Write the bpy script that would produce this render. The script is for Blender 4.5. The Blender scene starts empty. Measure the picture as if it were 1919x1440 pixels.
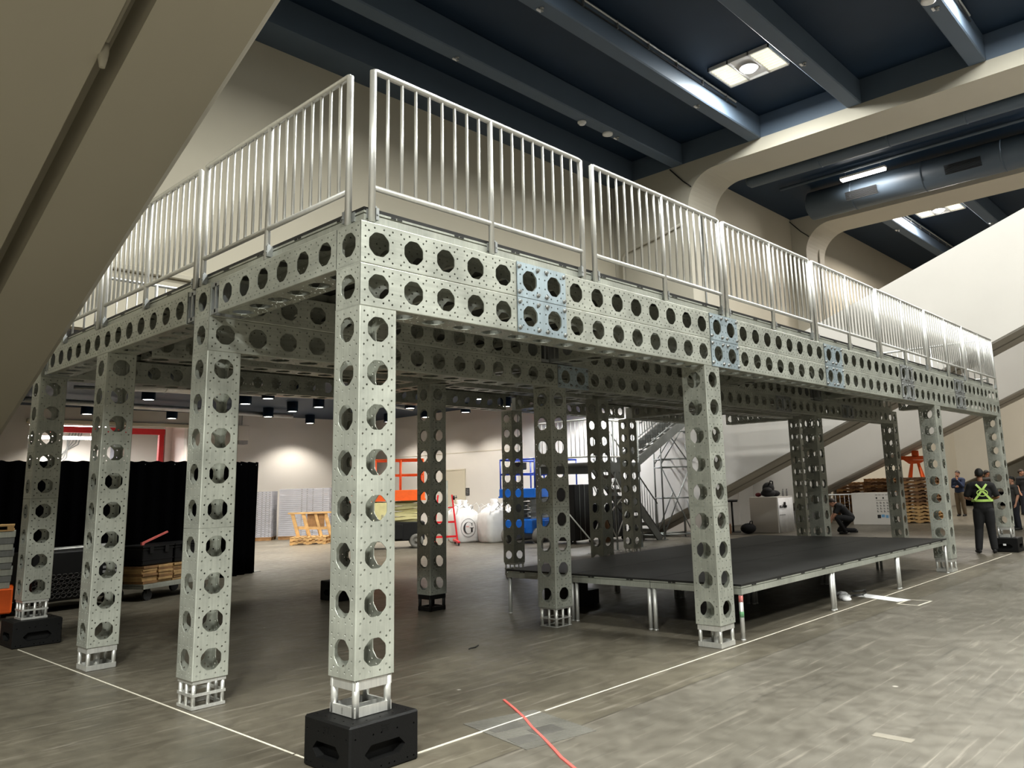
import bpy, bmesh, math, random
from mathutils import Vector, Matrix, Euler
F = 0.3048
PI = math.pi
R = random.Random(7)
COL = bpy.context.scene.collection
SC = bpy.context.scene

# ---------------------------------------------------------------- mesh builder
class MB:
    def __init__(s):
        s.v = []; s.f = []; s.mi = []; s.sm = []
    def add(s, vs, fs, mi=0, sm=False):
        o = len(s.v)
        s.v.extend([tuple(p) for p in vs])
        for f in fs:
            s.f.append([i + o for i in f]); s.mi.append(mi); s.sm.append(sm)
        return s
    def box(s, x0, y0, z0, x1, y1, z1, mi=0):
        vs = [(x0,y0,z0),(x1,y0,z0),(x1,y1,z0),(x0,y1,z0),(x0,y0,z1),(x1,y0,z1),(x1,y1,z1),(x0,y1,z1)]
        return s.add(vs, [(0,3,2,1),(4,5,6,7),(0,1,5,4),(1,2,6,5),(2,3,7,6),(3,0,4,7)], mi)
    def cbox(s, cx, cy, cz, sx, sy, sz, mi=0):
        return s.box(cx-sx/2, cy-sy/2, cz-sz/2, cx+sx/2, cy+sy/2, cz+sz/2, mi)
    def bev(s, x0, y0, z0, x1, y1, z1, b, mi=0):
        # box with every edge chamfered
        vs = []; idx = {}
        X = (x0, x1); Y = (y0, y1); Z = (z0, z1)
        for i in (0,1):
            for j in (0,1):
                for k in (0,1):
                    c = [X[i], Y[j], Z[k]]; d = [b if i == 0 else -b, b if j == 0 else -b, b if k == 0 else -b]
                    for a in range(3):
                        p = [c[q] + (0 if q == a else d[q]) for q in range(3)]
                        idx[(i,j,k,a)] = len(vs); vs.append(p)
        fs = []
        g = lambda i,j,k,a: idx[(i,j,k,a)]
        fs += [(g(0,0,0,0),g(0,0,1,0),g(0,1,1,0),g(0,1,0,0)),(g(1,0,0,0),g(1,1,0,0),g(1,1,1,0),g(1,0,1,0)),
               (g(0,0,0,1),g(1,0,0,1),g(1,0,1,1),g(0,0,1,1)),(g(0,1,0,1),g(0,1,1,1),g(1,1,1,1),g(1,1,0,1)),
               (g(0,0,0,2),g(0,1,0,2),g(1,1,0,2),g(1,0,0,2)),(g(0,0,1,2),g(1,0,1,2),g(1,1,1,2),g(0,1,1,2))]
        for i in (0,1):
            for j in (0,1):
                fs.append((g(i,j,0,0),g(i,j,1,0),g(i,j,1,1),g(i,j,0,1)))
                fs.append((g(i,0,j,0),g(i,1,j,0),g(i,1,j,2),g(i,0,j,2)))
                fs.append((g(0,i,j,1),g(1,i,j,1),g(1,i,j,2),g(0,i,j,2)))
                for k in (0,1):
                    fs.append((g(i,j,k,0),g(i,j,k,1),g(i,j,k,2)))
        return s.add(vs, fs, mi)
    def bar(s, p, q, w, h=None, mi=0, up=(0,0,1)):
        h = w if h is None else h
        p = Vector(p); q = Vector(q); d = (q-p).normalized(); u = Vector(up)
        if abs(d.dot(u)) > .99: u = Vector((1,0,0))
        a = d.cross(u).normalized()*w/2; b = a.cross(d).normalized()*h/2
        vs = [p-a-b, p+a-b, p+a+b, p-a+b, q-a-b, q+a-b, q+a+b, q-a+b]
        return s.add(vs, [(0,1,2,3),(7,6,5,4),(4,5,1,0),(5,6,2,1),(6,7,3,2),(7,4,0,3)], mi)
    def tube(s, pts, r, n=8, mi=0, caps=True, sm=True):
        pts = [Vector(p) for p in pts]; m = len(pts)
        rs = r if isinstance(r, (list, tuple)) else [r]*m
        o = []; prev = None
        for i, p in enumerate(pts):
            t = (pts[min(i+1,m-1)] - pts[max(i-1,0)]).normalized()
            if prev is None:
                u = Vector((0,0,1)) if abs(t.z) < .9 else Vector((1,0,0))
                a = t.cross(u).normalized()
            else:
                a = (prev - t*prev.dot(t)).normalized()
            prev = a; b = t.cross(a)
            k = 1.0
            if 0 < i < m-1:
                t1 = (p-pts[i-1]).normalized(); c = max(.5, t.dot(t1)); k = 1/c
            for j in range(n):
                an = 2*PI*j/n
                o.append(p + (a*math.cos(an) + b*math.sin(an))*rs[i]*(k if k < 1.45 else 1.45))
        fs = []
        for i in range(m-1):
            for j in range(n):
                fs.append((i*n+j, i*n+(j+1)%n, (i+1)*n+(j+1)%n, (i+1)*n+j))
        s.add(o, fs, mi, sm)
        if caps:
            base = len(s.v) - len(o)
            s.f.append([base+j for j in range(n)][::-1]); s.mi.append(mi); s.sm.append(False)
            s.f.append([base+(m-1)*n+j for j in range(n)]); s.mi.append(mi); s.sm.append(False)
        return s
    def lathe(s, prof, n=16, c=(0,0,0), axis='z', mi=0, sm=True, sx=1, sy=1):
        vs = []
        for r, z in prof:
            for j in range(n):
                a = 2*PI*j/n; x, y = r*math.cos(a)*sx, r*math.sin(a)*sy
                p = (x,y,z) if axis == 'z' else ((z,x,y) if axis == 'x' else (y,z,x))
                vs.append((p[0]+c[0], p[1]+c[1], p[2]+c[2]))
        fs = []
        for i in range(len(prof)-1):
            for j in range(n):
                fs.append((i*n+j, i*n+(j+1)%n, (i+1)*n+(j+1)%n, (i+1)*n+j))
        base = len(s.v); s.add(vs, fs, mi, sm)
        if prof[0][0] > 1e-5:
            s.f.append([base+j for j in range(n)][::-1]); s.mi.append(mi); s.sm.append(False)
        if prof[-1][0] > 1e-5:
            s.f.append([base+(len(prof)-1)*n+j for j in range(n)]); s.mi.append(mi); s.sm.append(False)
        return s
    def ball(s, c, rx, ry=None, rz=None, n=14, m=9, mi=0):
        ry = rx if ry is None else ry; rz = rx if rz is None else rz
        prof = [(math.sin(PI*i/m), -math.cos(PI*i/m)) for i in range(m+1)]
        vs = []
        for r, z in prof:
            for j in range(n):
                a = 2*PI*j/n
                vs.append((c[0]+rx*r*math.cos(a), c[1]+ry*r*math.sin(a), c[2]+rz*z))
        fs = [(i*n+j, i*n+(j+1)%n, (i+1)*n+(j+1)%n, (i+1)*n+j) for i in range(m) for j in range(n)]
        return s.add(vs, fs, mi, True)
    def prism(s, poly, axis, a, b, mi=0):
        # poly: 2D points; axis 'x' -> (y,z), 'y' -> (x,z), 'z' -> (x,y)
        def P(u, w, t):
            return (t,u,w) if axis == 'x' else ((u,t,w) if axis == 'y' else (u,w,t))
        n = len(poly)
        vs = [P(u,w,a) for u,w in poly] + [P(u,w,b) for u,w in poly]
        fs = [list(range(n))[::-1], list(range(n,2*n))] + [(i,(i+1)%n,n+(i+1)%n,n+i) for i in range(n)]
        return s.add(vs, fs, mi)
    def merge(s, o, M=None):
        vs = [M @ Vector(p) for p in o.v] if M is not None else o.v
        b = len(s.v); s.v.extend([tuple(p) for p in vs])
        for f, mi, sm in zip(o.f, o.mi, o.sm):
            s.f.append([i+b for i in f]); s.mi.append(mi); s.sm.append(sm)
        return s
    def mesh(s, name, mats):
        me = bpy.data.meshes.new(name)
        me.from_pydata(s.v, [], s.f)
        if not isinstance(mats, (list, tuple)): mats = [mats]
        for m in mats: me.materials.append(m)
        me.polygons.foreach_set('material_index', s.mi)
        me.polygons.foreach_set('use_smooth', s.sm)
        me.update()
        return me
def fixn(me):
    bm = bmesh.new(); bm.from_mesh(me); bmesh.ops.recalc_face_normals(bm, faces=bm.faces[:]); bm.to_mesh(me); bm.free()
    return me

def mobj(name, me, parent=None, loc=(0,0,0), rot=None):
    o = bpy.data.objects.new(name, me); COL.objects.link(o)
    if parent is not None: o.parent = parent
    o.location = loc
    if rot is not None: o.rotation_euler = rot
    return o
def obj(name, mb, mats, parent=None, loc=(0,0,0), rot=None):
    return mobj(name, fixn(mb.mesh(name, mats)), parent, loc, rot)
def tag(o, label, cat, group=None):
    o['label'] = label; o['category'] = cat
    if group: o['group'] = group
    return o
def thing(name, label, cat, loc=(0,0,0), rz=0, group=None):
    o = bpy.data.objects.new(name, None); COL.objects.link(o)
    o.empty_display_size = .2
    o.location = loc; o.rotation_euler = (0,0,rz)
    return tag(o, label, cat, group)
def struct(name, mb, mats, parent=None):
    o = obj(name, mb, mats, parent)
    if parent is None: o['kind'] = 'structure'
    return o
def dup(o, loc=None, rz=None, label=None, group=None, parent=None):
    c = o.copy(); COL.objects.link(c)
    if parent is not None: c.parent = parent
    if loc is not None: c.location = loc
    if rz is not None: c.rotation_euler = (0,0,rz)
    if label: c['label'] = label
    if group: c['group'] = group
    for ch in list(o.children): dup(ch, parent=c)
    return c

# ---------------------------------------------------------------- materials
def new_mat(name):
    m = bpy.data.materials.new(name); m.use_nodes = True
    nt = m.node_tree; b = nt.nodes['Principled BSDF']
    return m, nt, b
def srgb(r, g, b):
    f = lambda c: (c/12.92 if c <= .04045 else ((c+.055)/1.055)**2.4)
    return (f(r/255), f(g/255), f(b/255), 1)
def plain(name, col, rough=.6, metal=0, spec=.5, var=.12, scale=6, bump=0, bscale=60, coat=0):
    m, nt, b = new_mat(name); N = nt.nodes; L = nt.links
    b.inputs['Metallic'].default_value = metal; b.inputs['Roughness'].default_value = rough
    b.inputs['Specular IOR Level'].default_value = spec
    tc = N.new('ShaderNodeTexCoord'); no = N.new('ShaderNodeTexNoise')
    no.inputs['Scale'].default_value = scale; no.inputs['Detail'].default_value = 5; no.inputs['Roughness'].default_value = .6
    L.new(tc.outputs['Object'], no.inputs['Vector'])
    rp = N.new('ShaderNodeValToRGB'); rp.color_ramp.elements[0].position = .3; rp.color_ramp.elements[1].position = .7
    k0 = 1-var; k1 = 1+var*.5
    rp.color_ramp.elements[0].color = (col[0]*k0, col[1]*k0, col[2]*k0, 1)
    rp.color_ramp.elements[1].color = (min(1,col[0]*k1), min(1,col[1]*k1), min(1,col[2]*k1), 1)
    L.new(no.outputs['Fac'], rp.inputs['Fac']); L.new(rp.outputs['Color'], b.inputs['Base Color'])
    if bump:
        n2 = N.new('ShaderNodeTexNoise'); n2.inputs['Scale'].default_value = bscale; n2.inputs['Detail'].default_value = 4
        L.new(tc.outputs['Object'], n2.inputs['Vector'])
        bp = N.new('ShaderNodeBump'); bp.inputs['Strength'].default_value = bump; bp.inputs['Distance'].default_value = .01
        L.new(n2.outputs['Fac'], bp.inputs['Height']); L.new(bp.outputs['Normal'], b.inputs['Normal'])
    return m
def emis(name, col, strength):
    m, nt, b = new_mat(name)
    b.inputs['Base Color'].default_value = col
    b.inputs['Emission Color'].default_value = col; b.inputs['Emission Strength'].default_value = strength
    return m
def alu(name, col, rough=.42, metal=.8, streak=(60,60,3), var=.16, stain=.25):
    # extruded aluminium: fine lengthwise streaks plus grey handling stains
    m, nt, b = new_mat(name); N = nt.nodes; L = nt.links
    b.inputs['Metallic'].default_value = metal
    tc = N.new('ShaderNodeTexCoord'); mp = N.new('ShaderNodeMapping'); mp.inputs['Scale'].default_value = streak
    oi = N.new('ShaderNodeObjectInfo'); ad = N.new('ShaderNodeVectorMath'); ad.operation = 'ADD'
    sc = N.new('ShaderNodeVectorMath'); sc.operation = 'SCALE'; sc.inputs['Scale'].default_value = 37.0
    cb = N.new('ShaderNodeCombineXYZ')
    for k in 'XYZ': L.new(oi.outputs['Random'], cb.inputs[k])
    L.new(cb.outputs[0], sc.inputs[0])
    L.new(tc.outputs['Object'], ad.inputs[0]); L.new(sc.outputs[0], ad.inputs[1])
    L.new(ad.outputs[0], mp.inputs['Vector'])
    n1 = N.new('ShaderNodeTexNoise'); n1.inputs['Scale'].default_value = 1; n1.inputs['Detail'].default_value = 3
    L.new(mp.outputs[0], n1.inputs['Vector'])
    n2 = N.new('ShaderNodeTexNoise'); n2.inputs['Scale'].default_value = 2.6; n2.inputs['Detail'].default_value = 6; n2.inputs['Roughness'].default_value = .65
    L.new(ad.outputs[0], n2.inputs['Vector'])
    r1 = N.new('ShaderNodeMapRange'); r1.inputs[1].default_value = .3; r1.inputs[2].default_value = .7
    r1.inputs[3].default_value = 1-var; r1.inputs[4].default_value = 1.0
    L.new(n1.outputs['Fac'], r1.inputs[0])
    r2 = N.new('ShaderNodeMapRange'); r2.inputs[1].default_value = .32; r2.inputs[2].default_value = .62
    r2.inputs[3].default_value = 1-stain; r2.inputs[4].default_value = 1.0
    L.new(n2.outputs['Fac'], r2.inputs[0])
    mu = N.new('ShaderNodeMath'); mu.operation = 'MULTIPLY'
    L.new(r1.outputs[0], mu.inputs[0]); L.new(r2.outputs[0], mu.inputs[1])
    mx = N.new('ShaderNodeVectorMath'); mx.operation = 'SCALE'; mx.inputs[0].default_value = col[:3]
    L.new(mu.outputs[0], mx.inputs['Scale']); L.new(mx.outputs[0], b.inputs['Base Color'])
    r3 = N.new('ShaderNodeMapRange'); r3.inputs[1].default_value = .3; r3.inputs[2].default_value = .7
    r3.inputs[3].default_value = rough-.07; r3.inputs[4].default_value = rough+.1
    L.new(n2.outputs['Fac'], r3.inputs[0]); L.new(r3.outputs[0], b.inputs['Roughness'])
    return m

M = {}
M['alu'] = alu('mill_aluminium', (.58,.60,.53,1), .42, .5)
M['alu_plate'] = alu('splice_plate_aluminium', (.55,.66,.72,1), .4, .6, stain=.15)
M['alu_grey'] = alu('grey_bracket_aluminium', (.50,.52,.52,1), .45, .7)
M['rail'] = alu('rail_aluminium', (.80,.80,.77,1), .42, .6, streak=(40,40,2), var=.1, stain=.1)
M['cast'] = alu('bright_foot_aluminium', (.84,.84,.80,1), .38, .7, stain=.12)
M['steel'] = alu('dull_steel', (.32,.33,.32,1), .45, .8)
M['blackmetal'] = plain('black_painted_steel', (.006,.006,.006,1), .5, spec=.3)
M['blackplastic'] = plain('black_moulded_plastic', (.005,.005,.005,1), .55, spec=.2, bump=.15, bscale=120)
M['ply'] = plain('black_deck_plywood', (.020,.020,.019,1), .5, spec=.4, var=.5, scale=3)
M['deckrim'] = plain('deck_edge_black', (.006,.006,.006,1), .5)
M['lock'] = plain('deck_lock_black', (.008,.008,.008,1), .5)
M['paint'] = plain('cream_wall_paint', srgb(190,183,165), .7, spec=.3, var=.04, scale=.6, bump=.05, bscale=40)
M['arch'] = plain('arch_concrete_paint', srgb(184,179,165), .65, spec=.3, var=.04, scale=.5)
M['white'] = plain('white_wall_paint', srgb(204,200,194), .6, spec=.3, var=.04, scale=.5)
M['navy'] = plain('navy_ceiling_paint', srgb(22,42,62), .6, spec=.35, var=.10, scale=.8)
M['navybeam'] = plain('blue_grey_beam_paint', srgb(84,98,114), .55, spec=.35, var=.06, scale=.8)
M['duct'] = plain('painted_duct', srgb(74,86,98), .5, spec=.4, var=.06, scale=.8)
M['galv'] = alu('galvanised_duct', (.55,.56,.56,1), .4, .7)
M['red'] = plain('red_steel_paint', srgb(200,26,36), .45)
M['redlift'] = plain('red_lift_paint', srgb(214,24,34), .4)
M['orange'] = plain('orange_lift_paint', srgb(240,96,18), .42)
M['orangerail'] = plain('orange_rail_paint', srgb(238,92,40), .42)
M['blue'] = plain('blue_lift_paint', srgb(16,92,180), .4)
M['bluedark'] = plain('dark_blue_rail_paint', srgb(16,50,140), .4)
M['cream'] = plain('cream_machine_paint', srgb(226,218,160), .5)
M['tyre'] = plain('grey_solid_tyre', srgb(112,110,104), .8)
M['rubber'] = plain('black_rubber', (.012,.012,.012,1), .75)
M['wood'] = plain('pale_pine', srgb(196,158,104), .7, var=.35, scale=5)
M['wood2'] = plain('aged_pallet_wood', srgb(150,112,70), .75, var=.45, scale=4)
M['wood3'] = plain('dark_pallet_wood', srgb(112,80,52), .8, var=.45, scale=4)
M['bag'] = plain('white_woven_bag', srgb(212,211,208), .75, spec=.25, var=.05, bump=.4, bscale=9)
M['ink'] = plain('black_print', (.01,.01,.011,1), .6)
M['greyink'] = plain('grey_print', srgb(150,150,150), .6)
M['redink'] = plain('red_print', srgb(208,70,60), .6)
M['blueink'] = plain('blue_print', srgb(110,160,200), .6)
M['whiteprint'] = plain('white_print', srgb(238,238,238), .5)
M['velour'] = plain('black_drape_cloth', (.0012,.0012,.0014,1), .98, spec=0)
M['tape'] = plain('white_floor_tape', srgb(226,220,204), .6, var=.2, scale=25)
M['redtape'] = plain('pink_red_tape', srgb(205,98,90), .6)
M['grey'] = plain('grey_plastic_panel', srgb(150,153,164), .55, var=.1)
M['skin'] = plain('skin_light', srgb(196,146,120), .55)
M['skin2'] = plain('skin_tan', srgb(160,112,86), .55)
M['hair'] = plain('dark_hair', (.008,.007,.006,1), .6, bump=.5, bscale=150)
M['hair2'] = plain('brown_hair', (.035,.022,.014,1), .6, bump=.5, bscale=150)
M['blackcloth'] = plain('black_cotton', (.008,.008,.009,1), .85, var=.3, bump=.3, bscale=14)
M['greycloth'] = plain('charcoal_cotton', (.045,.042,.040,1), .85, var=.2, bump=.3, bscale=14)
M['navycloth'] = plain('navy_cotton', (.012,.024,.065,1), .85, var=.2, bump=.3, bscale=14)
M['khaki'] = plain('khaki_cotton', (.14,.105,.065,1), .85, var=.2, bump=.3, bscale=14)
M['denim'] = plain('dark_denim', (.016,.018,.028,1), .85, var=.2, bump=.3, bscale=14)
M['hivis'] = plain('hi_vis_webbing', srgb(196,232,120), .5)
M['shoe'] = plain('black_shoe', (.008,.008,.008,1), .55)
M['brown'] = plain('brown_board', srgb(122,86,54), .7, var=.2)
M['cable'] = plain('black_cable', (.01,.01,.01,1), .5)
M['block'] = plain('white_block_wall', srgb(222,210,208), .7, spec=.3, var=.03, scale=1)
M['void'] = plain('dark_interior', (.004,.004,.004,1), .8)
M['tube_on'] = emis('lit_fluorescent_tube', (1,.97,.90,1), 22)
M['lens'] = emis('lit_downlight_lens', (1,.95,.86,1), 14)
M['hid'] = emis('lit_lamp_core', (.95,.98,1,1), 40)
M['diff'] = emis('lit_lamp_diffuser', (1,.97,.80,1), .65)
M['led_green'] = emis('green_indicator', (.1,1,.3,1), 3)

def floor_material():
    m, nt, b = new_mat('sealed_concrete_floor'); N = nt.nodes; L = nt.links
    b.inputs['Specular IOR Level'].default_value = .45
    geo = N.new('ShaderNodeNewGeometry'); sx = N.new('ShaderNodeSeparateXYZ'); L.new(geo.outputs['Position'], sx.inputs[0])
    def noise(scale, detail, vec=None, rough=.6, dist=0):
        n = N.new('ShaderNodeTexNoise'); n.inputs['Scale'].default_value = scale; n.inputs['Detail'].default_value = detail
        n.inputs['Roughness'].default_value = rough; n.inputs['Distortion'].default_value = dist
        L.new(vec or geo.outputs['Position'], n.inputs['Vector']); return n.outputs['Fac']
    def rng(v, a, bb, c, d):
        r = N.new('ShaderNodeMapRange'); r.inputs[1].default_value = a; r.inputs[2].default_value = bb; r.inputs[3].default_value = c; r.inputs[4].default_value = d
        L.new(v, r.inputs[0]); return r.outputs[0]
    def math_(op, a, bb):
        n = N.new('ShaderNodeMath'); n.operation = op
        for k, x in enumerate((a, bb)):
            if isinstance(x, (int, float)): n.inputs[k].default_value = x
            else: L.new(x, n.inputs[k])
        return n.outputs[0]
    def mix(f, a, bb):
        n = N.new('ShaderNodeMix'); n.data_type = 'RGBA'
        if isinstance(f, float): n.inputs[0].default_value = f
        else: L.new(f, n.inputs[0])
        for k, x in ((6, a), (7, bb)):
            if isinstance(x, tuple): n.inputs[k].default_value = x
            else: L.new(x, n.inputs[k])
        return n.outputs[2]
    big = noise(.45, 6); fine = noise(5, 8, rough=.7)
    # slab to the -Y side of the joint is greyer than the browner slab the structure stands on
    jy = math_('ADD', sx.outputs['Y'], math_('MULTIPLY', math_('SUBTRACT', noise(1.2, 3), .5), .05))
    side = rng(jy, -.52, -.50, 0, 1)
    brown = mix(rng(big, .35, .65, 0, 1), srgb(84,79,68), srgb(114,108,94))
    grey = mix(rng(big, .3, .7, 0, 1), srgb(92,88,79), srgb(121,116,106))
    col = mix(side, grey, brown)
    col = mix(rng(fine, .28, .66, .55, 0), col, srgb(54,48,40))
    # tyre / drag scuffs running roughly along the hall
    mp = N.new('ShaderNodeMapping'); mp.inputs['Rotation'].default_value = (0,0,.12); mp.inputs['Scale'].default_value = (.7, 14, 1)
    L.new(geo.outputs['Position'], mp.inputs['Vector'])
    sc = noise(1.2, 7, mp.outputs[0], .7, .6)
    col = mix(rng(sc, .56, .70, 0, .6), col, srgb(158,151,139))
    mp2 = N.new('ShaderNodeMapping'); mp2.inputs['Rotation'].default_value = (0,0,-.5); mp2.inputs['Scale'].default_value = (.7, 13, 1)
    L.new(geo.outputs['Position'], mp2.inputs['Vector'])
    sc2 = noise(1.0, 6, mp2.outputs[0], .7, .4)
    col = mix(rng(sc2, .58, .70, 0, .5), col, srgb(38,35,31))
    # saw-cut joint line
    jd = math_('ABSOLUTE', math_('ADD', jy, .51), 0.0)
    col = mix(rng(jd, .004, .012, .55, 0), col, srgb(40,36,30))
    # white paint specks
    vo = N.new('ShaderNodeTexVoronoi'); vo.inputs['Scale'].default_value = 1.1; L.new(geo.outputs['Position'], vo.inputs['Vector'])
    col = mix(rng(vo.outputs['Distance'], .018, .03, .7, 0), col, srgb(205,200,190))
    L.new(col, b.inputs['Base Color'])
    L.new(rng(fine, .3, .7, .30, .52), b.inputs['Roughness'])
    bp = N.new('ShaderNodeBump'); bp.inputs['Strength'].default_value = .08; bp.inputs['Distance'].default_value = .01
    L.new(fine, bp.inputs['Height']); L.new(bp.outputs['Normal'], b.inputs['Normal'])
    return m
M['floor'] = floor_material()

def text_mb(s, size, depth=.002):
    cu = bpy.data.curves.new('lettering', 'FONT'); cu.body = s; cu.size = size; cu.align_x = 'CENTER'; cu.align_y = 'CENTER'; cu.extrude = depth
    o = bpy.data.objects.new('lettering', cu); COL.objects.link(o)
    dg = bpy.context.evaluated_depsgraph_get(); me = bpy.data.meshes.new_from_object(o.evaluated_get(dg))
    mb = MB(); mb.add([v.co[:] for v in me.vertices], [list(p.vertices) for p in me.polygons])
    bpy.data.objects.remove(o); bpy.data.curves.remove(cu); bpy.data.meshes.remove(me)
    return mb
# ---------------------------------------------------------------- perforated tubes
def fill2d(loops):
    bm = bmesh.new(); es = []
    for lp in loops:
        vs = [bm.verts.new((x,y,0)) for x,y in lp]
        for i in range(len(vs)): es.append(bm.edges.new((vs[i], vs[(i+1)%len(vs)])))
    bmesh.ops.triangle_fill(bm, use_beauty=True, use_dissolve=False, edges=es)
    bm.verts.index_update()
    v = [(q.co.x, q.co.y) for q in bm.verts]
    f = []
    for t in bm.faces:
        idx = [q.index for q in t.verts]
        a, b, c = [v[i] for i in idx]
        if (b[0]-a[0])*(c[1]-a[1]) - (b[1]-a[1])*(c[0]-a[0]) < 0: idx.reverse()
        f.append(idx)
    bm.free()
    return v, f
RC = .007                                   # corner radius
def octo(r, cx=0, cy=0):
    out = []
    fl = r*math.tan(PI/8)
    cor = [(r,-fl),(r,fl),(fl,r),(-fl,r),(-r,fl),(-r,-fl),(-fl,-r),(fl,-r)]
    for i in range(8):                     # the cut corners are eased
        p = cor[i]; a = cor[i-1]; b = cor[(i+1)%8]; k = .14
        out.append((cx+p[0]+(a[0]-p[0])*k, cy+p[1]+(a[1]-p[1])*k)); out.append((cx+p[0]+(b[0]-p[0])*k, cy+p[1]+(b[1]-p[1])*k))
    return out
def circ(cx, cy, r, n=7):
    return [(cx+r*math.cos(2*PI*i/n), cy+r*math.sin(2*PI*i/n)) for i in range(n)]
def cell_loops():
    w = F/2 - RC; h = F/2
    L = [[(-w,-h),(w,-h),(w,h),(-w,h)], octo(.283*F)]
    for x in (-.38,-.13,.13,.38):
        for y in (-.38,-.13,.13,.38):
            if abs(x) < .2 and abs(y) < .2: continue
            L.append(circ(x*F, y*F, .026*F))
    for x in (-.288,.288):
        for y in (-.288,.288): L.append(circ(x*F, y*F, .026*F))
    return L
CL = cell_loops()
CV, CF = fill2d(CL)
TH = .006
def add_cell(mb, P, mi=0):
    """P(u, w, d): point at (u across, w along) and depth d under the face"""
    vs = [P(x,y,0) for x,y in CV]; mb.add(vs, CF, mi)
    mb.add([P(x,y,TH) for x,y in CV], [f[::-1] for f in CF], mi)
    for lp in CL[1:]:
        n = len(lp)
        mb.add([P(x,y,0) for x,y in lp] + [P(x,y,TH) for x,y in lp], [(i, n+i, n+(i+1)%n, (i+1)%n) for i in range(n)], mi)
_tubes = {}
def tube_mesh(n, caps=(False, False), mat='alu'):
    """square perforated tube, one foot per cell, from (0,0,0) to (F,F,n*F)"""
    key = (n, caps, mat)
    if key in _tubes: return _tubes[key]
    mb = MB(); g = .0016
    k = (n*F-2*g)/(n*F)
    Z = lambda z: g + z*k
    for i in range(n):
        zc = (i+.5)*F
        add_cell(mb, lambda u,w,d: (F/2+u, d, Z(zc+w)))
        add_cell(mb, lambda u,w,d: (F-d, F/2+u, Z(zc+w)))
        add_cell(mb, lambda u,w,d: (F/2-u, F-d, Z(zc+w)))
        add_cell(mb, lambda u,w,d: (d, F/2-u, Z(zc+w)))
    for cx, cy, a0 in ((RC,RC,PI),(F-RC,RC,1.5*PI),(F-RC,F-RC,0),(RC,F-RC,.5*PI)):
        pts = [(cx+RC*math.cos(a0+PI/2*j/3), cy+RC*math.sin(a0+PI/2*j/3)) for j in range(4)]
        vs = [(x,y,Z(0)) for x,y in pts] + [(x,y,Z(n*F)) for x,y in pts]
        mb.add(vs, [(j,j+1,5+j,4+j) for j in range(3)], 0, True)
    if caps[0]: add_cell(mb, lambda u,w,d: (F/2-u, F/2+w, Z(0)+d))
    if caps[1]: add_cell(mb, lambda u,w,d: (F/2+u, F/2+w, Z(n*F)-d))
    # rim thickness at the ends
    for z in (Z(0), Z(n*F)):
        o = [(0,0),(F,0),(F,F),(0,F)]; q = [(TH,TH),(F-TH,TH),(F-TH,F-TH),(TH,F-TH)]
        mb.add([(x,y,z) for x,y in o] + [(x,y,z) for x,y in q], [(i,(i+1)%4,4+(i+1)%4,4+i) for i in range(4)])
    me = mb.mesh('perforated_tube', M[mat]); _tubes[key] = me
    return me
RX = (0, PI/2, 0); RY = (-PI/2, 0, 0)

def splice_mb(y_out, bracket=False):
    """plate two cells long standing on a beam face (local X along the beam, outward -Y), bolts at the corners"""
    mb = MB()
    for c in (-.5, .5):
        add_cell(mb, lambda u,w,d: (c*F + w, -.008+d, u))
    w = F/2-RC
    mb.box(-F, -.008, -w-.004, F, 0, -w); mb.box(-F, -.008, w, F, 0, w+.004)
    for sx in (-.92,-.18,.18,.92):
        for sz in (-.36,.36):
            mb.lathe([(.012,-.030),(.012,-.012),(.02,-.012),(.02,-.008)], 8, (sx*F, 0, sz*F), 'y', 1)
    if bracket:
        mb.box(-.16*F, -.03, -.3*F, .16*F, -.01, .3*F, 0)
        for sx in (-.3,.3): mb.box(sx*F-.02, -.03, -.36*F, sx*F+.02, -.008, -.31*F, 0); mb.box(sx*F-.02, -.03, .31*F, sx*F+.02, -.008, .36*F, 0)
    return mb
SP_A = fixn(splice_mb(0).mesh('splice_plate', [M['alu_plate'], M['steel']]))
SP_B = fixn(splice_mb(0, True).mesh('splice_plate', [M['alu_grey'], M['steel']]))

def spacer_mb():
    """open joint frame between a beam and the tube it meets: two end plates and flat bars, local X 0..0.54 ft"""
    mb = MB(); L = .54*F
    mb.box(.002,.01,.01,.012,F-.01,F-.01); mb.box(L-.012,.01,.01,L-.002,F-.01,F-.01)
    for y in (.008, F-.024):
        for z in (.01, F-.05): mb.box(.012,y,z,L-.012,y+.016,z+.04)
    mb.box(L*.42,.008,.02,L*.58,.02,F-.02); mb.box(L*.42,F-.02,.02,L*.58,F-.008,F-.02)
    return mb
SPACER = fixn(spacer_mb().mesh('joint_frame', M['alu_grey']))

ORD = ['first','second','third','fourth','fifth','sixth','seventh']
def beam_x(x0, n, y, z, label, caps=(False,False), plate=None, group=None, spacers=()):
    """beam along X; origin at (x0,y,z) feet"""
    t = thing('truss_beam', label, 'truss beam', (x0*F, y*F, z*F), 0, group)
    mobj('perforated_tube', tube_mesh(n, caps), t, (0,0,F), RX)
    if plate:
        for yy, rz in plate[1]:
            mobj('splice_plate', plate[0], t, (n*F, yy*F, F/2), (0,0,rz))['label'] = 'bolted splice plate' + (', pale blue' if plate[0] is SP_A else ', grey')
    for sx in spacers: mobj('joint_frame', SPACER, t, (sx*F,0,0))
    return t
def beam_y(x, y0, n, z, label, caps=(False,False), group=None, spacers=()):
    t = thing('truss_beam', label, 'truss beam', (x*F, y0*F, z*F), 0, group)
    mobj('perforated_tube', tube_mesh(n, caps), t, (0,0,F), RY)
    for sy in spacers: mobj('joint_frame', SPACER, t, (F, sy*F, 0), (0,0,PI/2))
    return t
YR = [0, 7.54, 15.5, 23]
Z1, Z2, Z3 = 9.75, 10.75, 11.75
XS = [0,6,16,26,36,46,56]
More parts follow.
